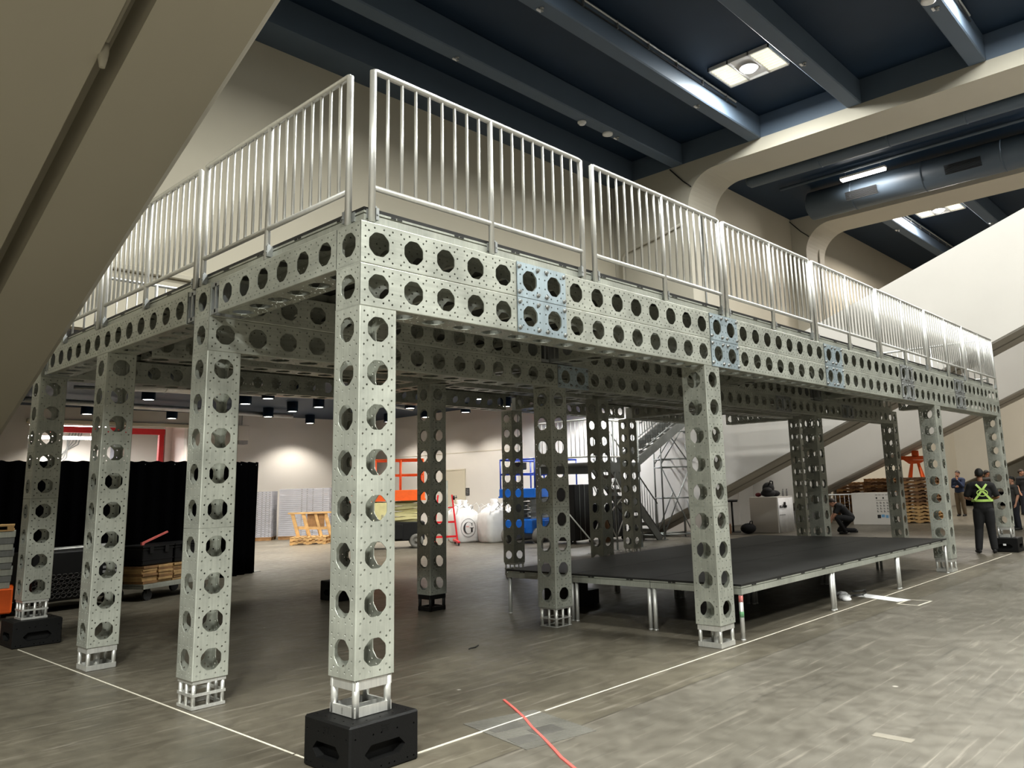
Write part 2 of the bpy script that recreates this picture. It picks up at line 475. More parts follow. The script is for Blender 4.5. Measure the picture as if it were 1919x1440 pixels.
# front run, two tiers of six sections
for tier, zz in (('upper', Z2), ('lower', Z1)):
    for i in range(6):
        pl = None
        if i < 5: pl = (SP_A if i < 3 else SP_B, ((0,0),(1,PI)))
        where = ['at the near corner','from the first to the second splice plate','from the second to the third splice plate','from the third to the fourth splice plate','from the fourth to the fifth splice plate','beside the far end column'][i]
        beam_x(XS[i], XS[i+1]-XS[i], 0, zz, '%s tier perforated aluminium beam section on the long front, %s' % (tier, where), (i == 0, i == 5), pl, 'front truss beams')
# second row, lower tier continuous
for i, (a, b) in enumerate(((0,6),(6,16),(16,26),(26,36),(36,46),(46,56))):
    pl = None
    if b in (16,36,46): pl = (SP_A if b == 16 else SP_B, ((0,0),))
    beam_x(a, b-a, YR[1], Z1, 'perforated beam under the deck, lower tier of the second row, %s section from the short open side' % ORD[i], (i == 0, i == 5), pl, 'second row truss beams')
# second row, upper tier, broken by the cross beams
for i, (a, n, sp) in enumerate(((0,14,(14.0,)),(16,12,(-.5,)),(28,12,(12.0,)),(42,13,(-.5,)))):
    beam_x(a, n, YR[1], Z2, 'perforated beam under the deck, upper tier of the second row, %s span from the short open side' % ORD[i], (i == 0, False), None, 'second row truss beams', sp)
for r, nm in ((2,'third'),(3,'back')):
    for i, (a, n) in enumerate(((1.5,12) if r == 2 else (0,14), (16,11), (29,11), (42,12))):
        beam_x(a, n, YR[r], Z2, 'single perforated beam under the deck in the %s row, %s span from the short open side' % (nm, ORD[i]), (i == 0 and r == 3, False), None, '%s row truss beams' % nm, (-.5,) if i else ())
# cross beams
beam_y(0, 1, 6, Z2, 'short perforated beam on the open short side between near corner and second column', (False,False), 'short side truss beams', (6.0,))
beam_y(0, 9.08, 13, Z2, 'long perforated beam on the open short side from second column to back corner', (False,False), 'short side truss beams', (-.54,13.0))
for x, nm in ((14.5,'second'),(40.5,'fourth')):
    beam_y(x, 1, 6, Z2, 'cross beam under the deck at the %s column line, front span' % nm, (False,False), 'cross truss beams', (6.0,))
    beam_y(x, 8.6, 14, Z2, 'cross beam under the deck at the %s column line, long rear span' % nm, (False,False), 'cross truss beams')
beam_y(27.5, 1, 6, Z2, 'cross beam under the middle of the deck, front span', (False,False), 'cross truss beams')
beam_y(27.5, 8.6, 14, Z2, 'cross beam under the middle of the deck, long rear span', (False,False), 'cross truss beams')
beam_y(55, 1, 6, Z2, 'cross beam at the far end of the deck, front span', (False,False), 'cross truss beams')
beam_y(55, 8.6, 14, Z2, 'cross beam at the far end of the deck, long rear span', (False,False), 'cross truss beams')

# ---------------------------------------------------------------- column feet
def foot_parts(kind):
    """list of (name, mesh builder): frame of rails, then posts; local box 0..F square, 0.75 ft high"""
    h = .745*F; e = .012; s = F-2*e; out = []
    fr = MB()
    def ring(z0, z1, t=.018):
        fr.box(e, e, z0, F-e, e+t, z1); fr.box(e, F-e-t, z0, F-e, F-e, z1)
        fr.box(e, e+t, z0, e+t, F-e-t, z1); fr.box(F-e-t, e+t, z0, F-e, F-e-t, z1)
    posts = []
    c4 = [(e+.02,e+.02),(F-e-.02,e+.02),(F-e-.02,F-e-.02),(e+.02,F-e-.02)]
    if kind in ('open','black'):
        ring(.005,.062); ring(h-.062,h-.003)
        fr.box(e, F/2-.01, .01, F-e, F/2+.01, .05)
        posts = [(p, .024) for p in c4]
    elif kind == 'double':
        ring(.004,.028); ring(h/2-.011,h/2+.011); ring(h-.028,h-.003)
        m = F/2
        posts = [(p, .017) for p in c4] + [(p, .015) for p in ((m,e+.018),(m,F-e-.018),(e+.018,m),(F-e-.018,m))]
    elif kind == 'jack':
        ring(.004,.055); ring(h-.055,h-.003)
        posts = [(p, .02) for p in c4] + [((F/2,F/2), .03)]
        fr.box(F/2-.06,F/2-.06,.004,F/2+.06,F/2+.06,.016); fr.box(F/2-.06,F/2-.06,h-.03,F/2+.06,F/2+.06,h-.004)
    elif kind == 'round':
        ring(.003,.012,.03); ring(h*.45-.006,h*.45+.006,.03); ring(h-.014,h-.003,.03)
        m = F/2
        posts = [(p, .02) for p in c4] + [(p, .016) for p in ((m,e+.02),(e+.02,m))]
    out.append(('rail_frame', fr))
    for (x, y), r in posts:
        q = MB(); q.tube([(x,y,.002),(x,y,h-.001)], r, 10); out.append(('post', q))
    return out
FOOT = {}
for k in ('open','double','jack','round','black'):
    FOOT[k] = [(n, fixn(mb.mesh(n, M['blackmetal'] if k == 'black' else M['cast']))) for n, mb in foot_parts(k)]
def column(x, y, z0, secs, foot, label):
    t = thing('truss_column', label, 'column', (x*F, y*F, z0*F), 0, 'truss columns')
    names = ['perforated_tube'] if len(secs) == 1 else ['lower_tube','upper_tube']
    z = .75*F
    ft = FOOT[foot]
    base = mobj('foot', ft[0][1], t); base['label'] = {'open':'bright open frame foot','double':'bright two-tier cage foot','jack':'bright frame foot with centre jack','round':'bright foot of round legs','black':'black steel frame foot'}[foot]
    for n, me in ft[1:]: mobj(n, me, base)
    for nm, n in zip(names, secs):
        mobj(nm, tube_mesh(n), t, (0,0,z)); z += n*F
    return t
BZ = 1.0
column(0, 0, BZ, (8,), 'open', 'tall perforated aluminium column at the near corner, standing on a black slotted block')
column(0, YR[1], 0, (4,5), 'double', 'two-piece perforated column on the short side, standing on the floor in a two-tier cage foot')
column(0, YR[2], 0, (10,), 'jack', 'one-piece perforated column on the short side, third from the near corner')
column(0, YR[3], BZ, (4,5), 'double', 'perforated column at the back corner of the short side, on a black block by the orange cart')
column(14.5, 0, 0, (4,5), 'jack', 'perforated column on the long front at the near corner of the low black stage')
column(14.5, YR[1], 0, (4,5), 'round', 'perforated column with round-legged foot just outside the short edge of the low stage')
column(14.5, YR[2], 0, (10,), 'black', 'dark perforated column on a black frame foot, in front of the white bulk bags')
column(14.5, YR[3], BZ, (4,5), 'double', 'perforated column on a black block, half hidden behind the near corner column')
column(27.5, YR[2], 0, (10,), 'double', 'perforated column rising behind the low stage, in front of the stair landing')
column(27.5, YR[3], 0, (10,), 'double', 'slim perforated column beyond the low stage corner, in front of the blue scissor lift')
column(40.5, 0, 0, (4,5), 'jack', 'perforated column on the long front at the far corner of the low stage')
column(40.5, YR[1], 0, (4,5), 'double', 'perforated column beside the white counter with the banner, near the crouching person')
column(40.5, YR[2], 0, (10,), 'double', 'perforated column hidden behind the front column at the low stage corner')
column(40.5, YR[3], 0, (10,), 'double', 'perforated column in front of the dark stair flights')
column(55, 0, BZ, (8,), 'open', 'perforated column at the far end of the long front, on a black block beside the standing man')
column(55, YR[1], 0, (4,5), 'double', 'perforated column in front of the white printed cabinet and pallets')
column(55, YR[2], 0, (4,6), 'double', 'perforated column at the far end, close behind the one by the banner counter')

# ---------------------------------------------------------------- ballast blocks
def slot(w, h, c, cx=0, cy=0):
    return [(cx-w+c,cy-h),(cx+w-c,cy-h),(cx+w,cy-h+c),(cx+w,cy+h-c),(cx+w-c,cy+h),(cx-w+c,cy+h),(cx-w,cy+h-c),(cx-w,cy-h+c)]
def block_mb():
    B = .26; H = BZ*F; b = .012; d = .07; mb = MB()
    loops = [[(-B+b,-H/2+b),(B-b,-H/2+b),(B-b,H/2-b),(-B+b,H/2-b)], slot(.15,.048,.045,0,-.03)]
    for x in (-.22,-.17,-.03,.03,.07,.17,.22):
        for y in (-.12,): loops.append(circ(x, y, .0065))
    for x in (-.22,-.09,-.03,.09,.22): loops.append(circ(x, .075, .0065))
    v, f = fill2d(loops)
    for k in range(4):
        ca, sa = math.cos(k*PI/2), math.sin(k*PI/2)
        def P(u, w, dd):
            x, y = u, -B+dd
            return (x*ca-y*sa, x*sa+y*ca, H/2+w)
        mb.add([P(x,y,0) for x,y in v], f)
        for lp in loops[1:]:
            n = len(lp); dd = d if n == 8 else .02
            mb.add([P(x,y,0) for x,y in lp] + [P(x,y,dd) for x,y in lp], [(i,n+i,n+(i+1)%n,(i+1)%n) for i in range(n)])
            if n != 8: mb.add([P(x,y,dd) for x,y in lp], [list(range(n))])
        # moulded mark over the slot: two short columns under bars
        for bx, by, bw, bh in ((-.018,.098,.020,.006),(.018,.098,.020,.006),(0,.116,.062,.006),(-.018,.086,.012,.012),(.018,.086,.012,.012)):
            q = MB(); q.box(bx-bw/2,-.002,by-bh/2,bx+bw/2,.004,by+bh/2)
            mb.add([P(px, pz, py) for px,py,pz in q.v], q.f)
    loops = [[(-B+b,-B+b),(B-b,-B+b),(B-b,B-b),(-B+b,B-b)]]
    for x in (-.2,.2):
        for y in (-.2,-.1,0,.1,.2): loops.append(circ(x,y,.007)); 
    for x in (-.1,0,.1):
        for y in (-.2,.2): loops.append(circ(x,y,.007))
    v, f = fill2d(loops)
    mb.add([(x,y,H) for x,y in v], f)
    for lp in loops[1:]:
        n = len(lp); mb.add([(x,y,H) for x,y in lp] + [(x,y,H-.02) for x,y in lp], [(i,n+i,n+(i+1)%n,(i+1)%n) for i in range(n)]); mb.add([(x,y,H-.02) for x,y in lp], [list(range(n))])
    mb.add([(-B+b,-B+b,0),(B-b,-B+b,0),(B-b,B-b,0),(-B+b,B-b,0)], [(3,2,1,0)])
    # rounded edges
    q = B-b
    for k in range(4):
        ca, sa = math.cos(k*PI/2), math.sin(k*PI/2)
        Q = lambda x,y,z: (x*ca-y*sa, x*sa+y*ca, z)
        mb.add([Q(-q,-B,b),Q(q,-B,b),Q(q,-B,H-b),Q(-q,-B,H-b),Q(-q,-q,H),Q(q,-q,H),Q(-q,-q,0),Q(q,-q,0),Q(B,-q,b),Q(B,-q,H-b)],
               [(3,2,5,4),(6,7,1,0),(1,8,9,2),(2,9,5),(1,7,8)])
    # inner core seen through the slots
    mb.box(-B+d,-B+d,.03,B-d,B-d,H-.03)
    return mb
BLOCK = block_mb().mesh('ballast_block', M['blackplastic'])
for x, y, lb in ((.5,.46,'large black slotted plastic block under the near corner column'),(.55,23.5,'black slotted block under the back corner column of the short side'),(15,23.5,'black slotted block behind the near corner column, under a rear column'),(55.5,.5,'black slotted block under the far end column, beside the standing man')):
    o = mobj('ballast_block', BLOCK, None, (x*F, y*F, 0)); tag(o, lb, 'block', 'black ballast blocks')
st = MB(); st.box(-.03,-.001,-.02,.03,0,.02)
o = obj('sticker', st, M['whiteprint'], bpy.data.objects['ballast_block.003'], (-.26-.0012,0,.16), (0,0,-PI/2)); o['label'] = 'small white sticker'
# ---------------------------------------------------------------- upper deck platforms
def deck_parts(L, W, h=.43*F):
    fr = MB(); t = .035
    g0, g1 = h*.60, h*.68
    for z0, z1, i in ((.002,g0,0),(g0,g1,.012),(g1,h*.80,0)):
        fr.box(.002+i,.002+i,z0,L-.002-i,.002+t,z1); fr.box(.002+i,W-.002-t,z0,L-.002-i,W-.002-i,z1)
        fr.box(.002+i,.002+t,z0,.002+t,W-.002-t,z1); fr.box(L-.002-t,.002+t,z0,L-.002-i,W-.002-t,z1)
    for x in (L*.25, L*.5, L*.75): fr.box(x-.025,.04,.01,x+.025,W-.04,h*.7)
    for x in (L*.12, L*.37, L*.63, L*.88):
        for dx in (-.032,.022):
            for y0, y1 in ((-.001,.004),(W-.004,W+.001)): fr.box(x+dx-.022,y0,g1+.003,x+dx+.022,y1,g1+.014,1)
    for y in (W*.25, W*.75):
        for dy in (-.032,.022):
            for x0, x1 in ((-.001,.004),(L-.004,L+.001)): fr.box(x0,y+dy-.022,g1+.003,x1,y+dy+.022,g1+.014,1)
    pn = MB(); pn.box(.002,.002,h*.80,L-.002,W-.002,h)
    return fr, pn
DX, DY, D0 = 7.937*F, 3.927*F, .22*F
fr, pn = deck_parts(DX, DY)
FR = fixn(fr.mesh('deck_frame', [M['alu'], M['lock']])); PN = fixn(pn.mesh('deck_panel', M['ply']))
for i in range(7):
    for j in range(6):
        if j == 0: lb = 'upper deck platform on the long front edge, %s from the near corner, under the guardrail' % ORD[i]
        elif i == 0: lb = 'upper deck platform on the short open side, %s from the near corner' % ORD[j]
        else: lb = 'black-topped platform in the middle of the upper deck, seen only from beneath'
        t = thing('deck_platform', lb, 'stage platform', (D0+i*DX, D0+j*DY, Z3*F), 0, 'upper deck platforms' if (j == 0 or i == 0) else 'inner upper deck platforms')
        mobj('frame', FR, t); mobj('panel', PN, t)['label'] = 'black plywood top'

# ---------------------------------------------------------------- guardrails
RL = 7.83*F
def rail_meshes():
    out = []
    H = 3.9*F; rp = .0255
    zb, zt = .86*F, H-.024
    def T(name, pts, r, n=10):
        q = MB(); q.tube(pts, r, n); out.append((name, q))
    a, b, m = rp, RL-rp, RL/2
    T('top_rail', [(a+.0,0,zt-.018),(a+.012,0,zt-.004),(a+.03,0,zt),(b-.03,0,zt),(b-.012,0,zt-.004),(b,0,zt-.018)], .0235, 12)
    T('bottom_rail', [(a,0,zb),(b,0,zb)], .021, 10)
    for x in (a, b): T('end_post', [(x,0,0),(x,0,zt)], rp, 12)
    T('mid_post', [(m,0,0),(m,0,zt)], .024, 12)
    for half in (0,1):
        x0 = a if half == 0 else m; x1 = m if half == 0 else b
        for k in range(1,9):
            x = x0 + (x1-x0)*k/9
            T('baluster', [(x,0,zb),(x,0,zt)], .0128, 8)
    for x in (a, m, b):
        q = MB(); dx = .035 if x < b else -.035
        q.box(x-.012+dx,-.022,.02,x+.012+dx,.026,.36*F); q.box(x-.03,.018,.03,x+.05,.028,.33*F); q.bar((x+dx,.0,.1),(x,0,.1),.02,.05)
        q.lathe([(.008,-.03),(.008,-.02)], 8, (x+dx,0,.06), 'y')
        out.append(('clamp', q))
    return [(n, fixn(q.mesh(n, M['alu_grey'] if n == 'clamp' else M['rail']))) for n, q in out]
RMS = rail_meshes()
def guardrail(label, x, y, rz, group):
    t = thing('guardrail', label, 'railing', (x*F, y*F, 11.8*F), rz, group)
    for n, me in RMS: mobj(n, me, t)
    return t
RY0 = .14
for i, x in enumerate((.30,8.53,16.55,24.62,32.66,40.62,48.5)):
    guardrail('tall aluminium guardrail panel on the long front edge, %s from the near corner' % ORD[i], x, RY0, 0, 'front guardrail panels')
for i, y in enumerate((.66,8.80,16.95)):
    guardrail('tall aluminium guardrail panel on the short open side, %s from the near corner' % ORD[i], RY0, y+7.83, -PI/2, 'short side guardrail panels')
for i, y in enumerate((.5,8.4,16.3)):
    guardrail('guardrail panel across the far end of the deck, %s back from the front' % ORD[i], 55.95, y, PI/2, 'far end guardrail panels')
for i in range(6):
    guardrail('guardrail panel along the back of the deck, %s from the short open side' % ORD[i], 8.6+i*7.95, 23.82, PI, 'back guardrail panels')

# ---------------------------------------------------------------- low stage under the structure
LX, LY, LH = 8*F, 4*F, 2*F-.02
fr, pn = deck_parts(LX, LY, .36*F)
FR2 = fixn(fr.mesh('deck_frame', [M['alu'], M['lock']])); PN2 = fixn(pn.mesh('deck_panel', M['ply']))
lg = MB(); lg.tube([(0,0,0),(0,0,LH-.36*F+.01)], .0245, 10); lg.lathe([(.028,0),(.028,.012)], 10)
LEG = fixn(lg.mesh('leg', M['rail']))
names = {(0,0):'at the near corner, front leg wrapped in red tape',(1,0):'in the middle of its long front edge',(2,0):'at its far front corner by the column',
         (0,1):'in the middle of its short edge',(0,2):'at the far end of its short edge',(1,1):'at its very centre',(2,1):'in the middle of its far edge',(1,2):'in the middle of its back edge',(2,2):'at its far back corner'}
for i in range(3):
    for j in range(3):
        t = thing('stage_deck', 'low black stage platform, ' + names[(i,j)], 'stage platform', (16.2*F+i*LX, .06*F+.01+j*(LY+.005), 0), 0, 'low stage platforms')
        mobj('frame', FR2, t, (0,0,LH-.36*F)); mobj('panel', PN2, t, (0,0,LH-.36*F))['label'] = 'black plywood top'
        for x in (.035, LX-.035):
            for y in (.035, LY-.035):
                l = mobj('leg', LEG, t, (x,y,0))
                if i == 0 and j == 0 and x < 1 and y < .5:
                    q = MB(); q.lathe([(.0255,.40),(.0255,.47)], 10); obj('red_tape', q, M['redtape'], l)['label'] = 'red tape band'
                    q = MB(); q.lathe([(.0253,.24),(.0253,.30)], 10); obj('green_tape', q, plain('green_tape', srgb(60,140,80), .6), l)['label'] = 'green tape band'
# black steps stored under the stage
t = thing('step_unit', 'black stage step unit under the low stage, behind its short edge', 'steps', (5.6,3.2,0))
q = MB(); q.box(0,0,0,.75,.4,.2); q.box(0,.0,.2,.5,.4,.38); obj('body', q, M['blackmetal'], t)
# plans and a bag on the floor at the stage edge
q = MB(); q.box(-.42,-.14,.001,.42,.14,.004)
tag(obj('paper_sheet', q, M['whiteprint'], None, (8.75,-.02,0), (0,0,1.2)), 'white paper sheet on the floor at the front edge of the low stage', 'paper')
q = MB()
for k in range(5): q.ball((-.32+.15*k, .03*math.sin(k*2), .02), .11, .07, .035+.01*(k%2), 10, 6)
tag(obj('plastic_bag', q, M['whiteprint'], None, (8.55,.42,0), (0,0,.5)), 'crumpled white plastic bag under the front edge of the low stage', 'bag')
q = MB(); q.tube([(.1*math.cos(a)*1.6,.08*math.sin(a),.012+.004*k) for k, a in enumerate([i*.45 for i in range(26)])], .009, 6)
tag(obj('cable_coil', q, M['cable'], None, (8.62,.22,.006)), 'small coil of black cable beside the white paper on the floor', 'cable')

# ---------------------------------------------------------------- marks and small things on the floor
def strip(name, pts, w, mat, label, cat, z=.0022, group=None):
    q = MB(); pts = [Vector((x,y,0)) for x,y in pts]; L = []; Rr = []
    for i, p in enumerate(pts):
        d = (pts[min(i+1,len(pts)-1)]-pts[max(i-1,0)]).normalized(); nrm = Vector((-d.y,d.x,0))*w/2
        L.append(p+nrm); Rr.append(p-nrm)
    n = len(pts)
    q.add([(p.x,p.y,z) for p in L] + [(p.x,p.y,z) for p in Rr] + [(p.x,p.y,.0004) for p in L] + [(p.x,p.y,.0004) for p in Rr],
          [(i,i+1,n+i+1,n+i) for i in range(n-1)] + [(2*n+i,2*n+i+1,i+1,i) for i in range(n-1)] + [(n+i,n+i+1,3*n+i+1,3*n+i) for i in range(n-1)])
    return tag(obj(name, q, mat), label, cat, group)
strip('tape_line', [(.44,-.035),(1.25,-.035),(1.65,-.035)], .016, M['tape'], 'thin white floor tape line from the near black block across the metal floor plate', 'tape', .0062)
strip('tape_line', [(1.70,-.035),(6,-.03),(12,-.03),(16.4,-.03)], .016, M['tape'], 'long thin white floor tape line running along the front of the structure', 'tape')
strip('tape_line', [(-.035,.45),(-.035,.62)], .016, M['tape'], 'short white floor tape scrap beside the near black block', 'tape')
strip('tape_line', [(-.035,.64),(-.035,3.5),(-.04,6.85)], .016, M['tape'], 'thin white floor tape line along the short open side of the structure', 'tape')
strip('red_tape', [(1.73,.45),(1.60,.20),(1.46,-.05),(1.33,-.25),(1.20,-.48),(1.07,-.70),(.97,-.86),(.88,-1.04),(.72,-1.38)], .020, M['redtape'], 'pinkish red tape strip crossing the white line and the metal floor plate', 'tape', .0085)
strip('tape_mark', [(8.30,-.42),(8.75,-.43),(8.76,-.72),(8.28,-.70),(8.30,-.42)], .03, M['tape'], 'white tape rectangle on the grey floor beside the paper sheet', 'tape')
strip('tape_mark', [(2.58,-2.24),(2.58,-2.50)], .085, plain('worn_tape', srgb(132,126,114), .7), 'small worn pale patch of tape on the grey floor in the foreground', 'tape')
# metal cover plate with tread pattern
def tread_mat():
    m = alu('tread_plate', (.25,.24,.21,1), .5, .55); nt = m.node_tree; N = nt.nodes; L = nt.links; b = N['Principled BSDF']
    tc = N.new('ShaderNodeTexCoord'); w = N.new('ShaderNodeTexWave'); w.inputs['Scale'].default_value = 14; w.bands_direction = 'DIAGONAL'
    L.new(tc.outputs['Object'], w.inputs['Vector'])
    bp = N.new('ShaderNodeBump'); bp.inputs['Strength'].default_value = .6; bp.inputs['Distance'].default_value = .004
    L.new(w.outputs['Fac'], bp.inputs['Height']); L.new(bp.outputs['Normal'], b.inputs['Normal'])
    return m
t = thing('floor_hatch', 'worn metal utility hatch plate in the floor, crossed by red tape', 'hatch', (1.32,-.25,0))
q = MB(); c = [(.35,.30),(-.23,.47),(-.37,-.32),(.22,-.43)]
q.add([(x,y,.004) for x,y in c] + [(x,y,.0005) for x,y in c], [(0,1,2,3)] + [(i,4+i,4+(i+1)%4,(i+1)%4) for i in range(4)])
obj('plate', q, tread_mat(), t)
smooth = alu('smooth_steel_lid', (.23,.22,.20,1), .4, .5)
for (x0,y0,sx,sy) in ((-.10,.16,.26,.17),(.02,-.13,.22,.17),(-.22,-.16,.20,.15)):
    q = MB(); q.cbox(0,0,.0046,sx,sy,.0016); obj('lid', q, smooth, t, (x0,y0,0), (0,0,-.22))
q = MB(); q.tube([(0,0,0),(.05,.02,.0),(.1,.01,.0),(.2,.07,0)], .007, 6)
tag(obj('cable_offcut', q, M['cable'], None, (2.95,2.25,.008)), 'short dark cable offcut lying on the floor under the structure', 'cable')
# ---------------------------------------------------------------- hall shell
q = MB(); q.add([(-40,-45,0),(75,-45,0),(75,34,0),(-40,34,0)], [(0,1,2,3)]); struct('floor', q, M['floor'])
YW, ZL, YL = 12.0, 4.95, 26.6          # upper wall plane, low ceiling height, back wall of the low bay
XA = 18.6
# slab over the main bay
q = MB(); q.box(-1.9,-30,13,18.66,12.3,13.25); struct('ceiling', q, M['navy'])
q = MB()
for k, yc in enumerate((9.18,6.29,3.12,-.14,-3.25,-6.35,-9.5,-12.6,-15.7)):
    q = MB(); q.bev(-1.9,yc-.22,12.25,18.655,yc+.22,13.0,.03); struct('ceiling_beam', q, M['navybeam'])
q = MB(); q.box(-1.9,11.05,12.26,18.655,12.0,13.0); struct('ceiling_beam', q, M['navybeam'])
# upper wall of the main bay with a ledge, down to the low ceiling
q = MB(); q.box(-40,YW,ZL,XA+.05,YW+.3,13.0); struct('wall_back', q, M['paint'])
q = MB(); q.bev(-40,YW-.10,6.18,XA,YW,6.30,.02); struct('trim_1', q, M['paint'])
# low ceiling beyond it
q = MB(); q.box(-40,YW+.3,ZL,XA,YL+.2,ZL+.25); struct('ceiling_low', q, M['navy'])
# right side wall of the low bay (faces the structure), with door
q = MB(); q.box(XA-.02,YW+5.0,0,XA+.28,YL+.3,ZL); struct('wall_right', q, M['white'])
q = MB(); q.box(XA-.035,YW+5.0,3.18,XA-.02,YL,3.20); struct('trim_2', q, M['paint'])
dn = struct('door_1', MB().box(XA-.05,20.05,.02,XA-.021,21.4,2.48), M['paint'])
q = MB(); q.box(XA-.06,20.0,0,XA-.02,20.05,2.53); q.box(XA-.06,21.4,0,XA-.02,21.45,2.53); q.box(XA-.06,20.05,2.48,XA-.02,21.4,2.53); obj('door_frame', q, M['paint'], dn)
q = MB(); q.tube([(XA-.055,20.15,1.0),(XA-.10,20.15,1.0),(XA-.10,20.27,1.0)], .012, 8); obj('door_handle', q, M['steel'], dn)
q = MB(); q.box(XA-.032,19.78,1.46,XA-.0205,20.0,1.76)
o = obj('wall_sign', q, M['ink']); tag(o, 'small dark sign plate on the beige wall above the white bulk bags', 'sign')
q = MB()
for k in range(5): q.box(XA-.0335,19.81,1.70-.05*k,XA-.0325,19.97-(.03 if k%2 else 0),1.712-.05*k)
obj('print', q, M['greyink'], o)
q = MB(); q.box(XA-.05,16.8,2.9,XA-.021,16.95,3.05); tag(obj('wall_box', q, M['blackmetal']), 'tiny dark box high on the beige side wall', 'box')
# back wall of the low bay with a dock opening
x0, x1 = 4.95, 10.2
q = MB(); q.box(-40,YL,0,x0,YL+.25,ZL); q.box(x1,YL,0,XA+.28,YL+.25,ZL); q.box(x0,YL,4.45,x1,YL+.25,ZL); struct('wall_far', q, M['white'])
q = MB(); q.bev(x0-.1,YL-.08,4.36,x1+.1,YL,4.50,.015); struct('trim_3', q, M['paint'])
def block_mat():
    m = plain('painted_block_wall', srgb(226,214,212), .7, spec=.3, var=.02); nt = m.node_tree; N = nt.nodes; L = nt.links; b = N['Principled BSDF']
    tc = N.new('ShaderNodeTexCoord'); mp = N.new('ShaderNodeMapping'); mp.inputs['Rotation'].default_value = (PI/2,0,0)
    br = N.new('ShaderNodeTexBrick'); br.inputs['Scale'].default_value = 1; br.inputs['Brick Width'].default_value = .6; br.inputs['Row Height'].default_value = .3; br.inputs['Mortar Size'].default_value = .012
    L.new(tc.outputs['Object'], mp.inputs[0]); L.new(mp.outputs[0], br.inputs['Vector'])
    bp = N.new('ShaderNodeBump'); bp.inputs['Strength'].default_value = .7; bp.inputs['Distance'].default_value = -.01
    L.new(br.outputs['Fac'], bp.inputs['Height']); L.new(bp.outputs['Normal'], b.inputs['Normal'])
    return m
# recess return and lit room behind the red frame
YR2 = 28.0
q = MB(); q.box(x1,YL+.25,0,x1+.2,YR2,ZL); q.box(x0-.2,YL+.25,0,x0,YR2,ZL); q.box(x0-.2,YL+.25,ZL-.2,x1+.2,YR2,ZL); q.box(9.95,YR2-.02,0,x1+.2,YR2+.15,ZL); struct('wall_recess', q, block_mat())
t = thing('red_door_frame', 'red painted steel frame round the bright opening above the black drape', 'door frame', (x0,YR2,0))
q = MB(); q.box(0,0,4.18,4.98,.16,4.40); obj('header', q, M['red'], t)
for x in (0.15,4.78):
    q = MB(); q.box(x,0,0,x+.18,.16,4.18); obj('post', q, M['red'], t)
q = MB(); YB = 33.0
q.box(x0-3,YB,0,x1+3,YB+.2,6); q.box(x0-3.2,YR2+.2,0,x0-3,YB,6); q.box(x1+3,YR2+.2,0,x1+3.2,YB,6); q.box(x0-3,YR2+.2,5.6,x1+3,YB,5.8); struct('wall_dock', q, M['white'])
for k, (yy, zz, x0_, x1_) in enumerate(((30.2,4.55,5.6,8.6),(30.6,4.1,5.6,8.4))):
    t = thing('strip_light', ('lit fluorescent strip in the bright room behind the red frame, upper one','lit fluorescent strip in the bright room behind the red frame, lower one')[k], 'lamp', (x0_,yy,zz), 0, 'dock room strips')
    q = MB(); q.box(0,-.08,.06,x1_-x0_,.08,.12); obj('housing', q, M['white'], t)
    q = MB(); q.tube([(.05,0,.03),(x1_-x0_-.05,0,.03)], .03, 10); obj('lit_tube', q, M['tube_on'], t)
    for xx in (.3, x1_-x0_-.3):
        q = MB(); q.tube([(xx,0,.12),(xx,0,5.59-zz)], .006, 5); obj('hanger', q, M['steel'], t)
q = MB(); q.box(-.22,-.12,-.45,.22,0,.45); e = tag(obj('electrical_box', q, M['grey'], None, (9.9,YB-.001,3.75)), 'grey electrical box on the white wall behind the red frame', 'electrical box')
for k in range(5):
    q = MB(); q.tube([(8.35+.1*k,YB-.04,5.55),(8.35+.1*k-.35,YB-.04,4.3-.06*k),(8.0-.12*k,YB-.04,3.5),(7.6-.2*k,YB-.04,3.1)], .022, 6)
    tag(obj('conduit', q, M['steel']), 'one of five bent metal conduits on the white dock room wall', 'conduit', 'dock room conduits')
for k in range(2):
    q = MB(); q.tube([(10.3+.14*k,YB-.04,3.0),(10.3+.14*k,YB-.04,4.6),(10.1+.14*k,YB-.04,4.85),(9.2,YB-.04,4.9+.06*k)], .02, 6)
    tag(obj('conduit', q, M['steel']), 'one of two looping conduits beside the grey electrical box', 'conduit', 'looping conduits')
t = thing('heater_unit', 'white hanging unit beside the dock opening, below the navy low ceiling', 'heater', (12.2,26.25,3.75))
q = MB(); q.bev(-.22,-.2,.15,.22,.2,.75,.02); obj('housing', q, M['white'], t)
q = MB(); q.box(-.18,-.18,.0,.18,.18,.15); obj('grille', q, M['greyink'], t)
q = MB(); q.tube([(0,0,.75),(0,0,1.2)], .015, 6); obj('hanger', q, M['steel'], t)

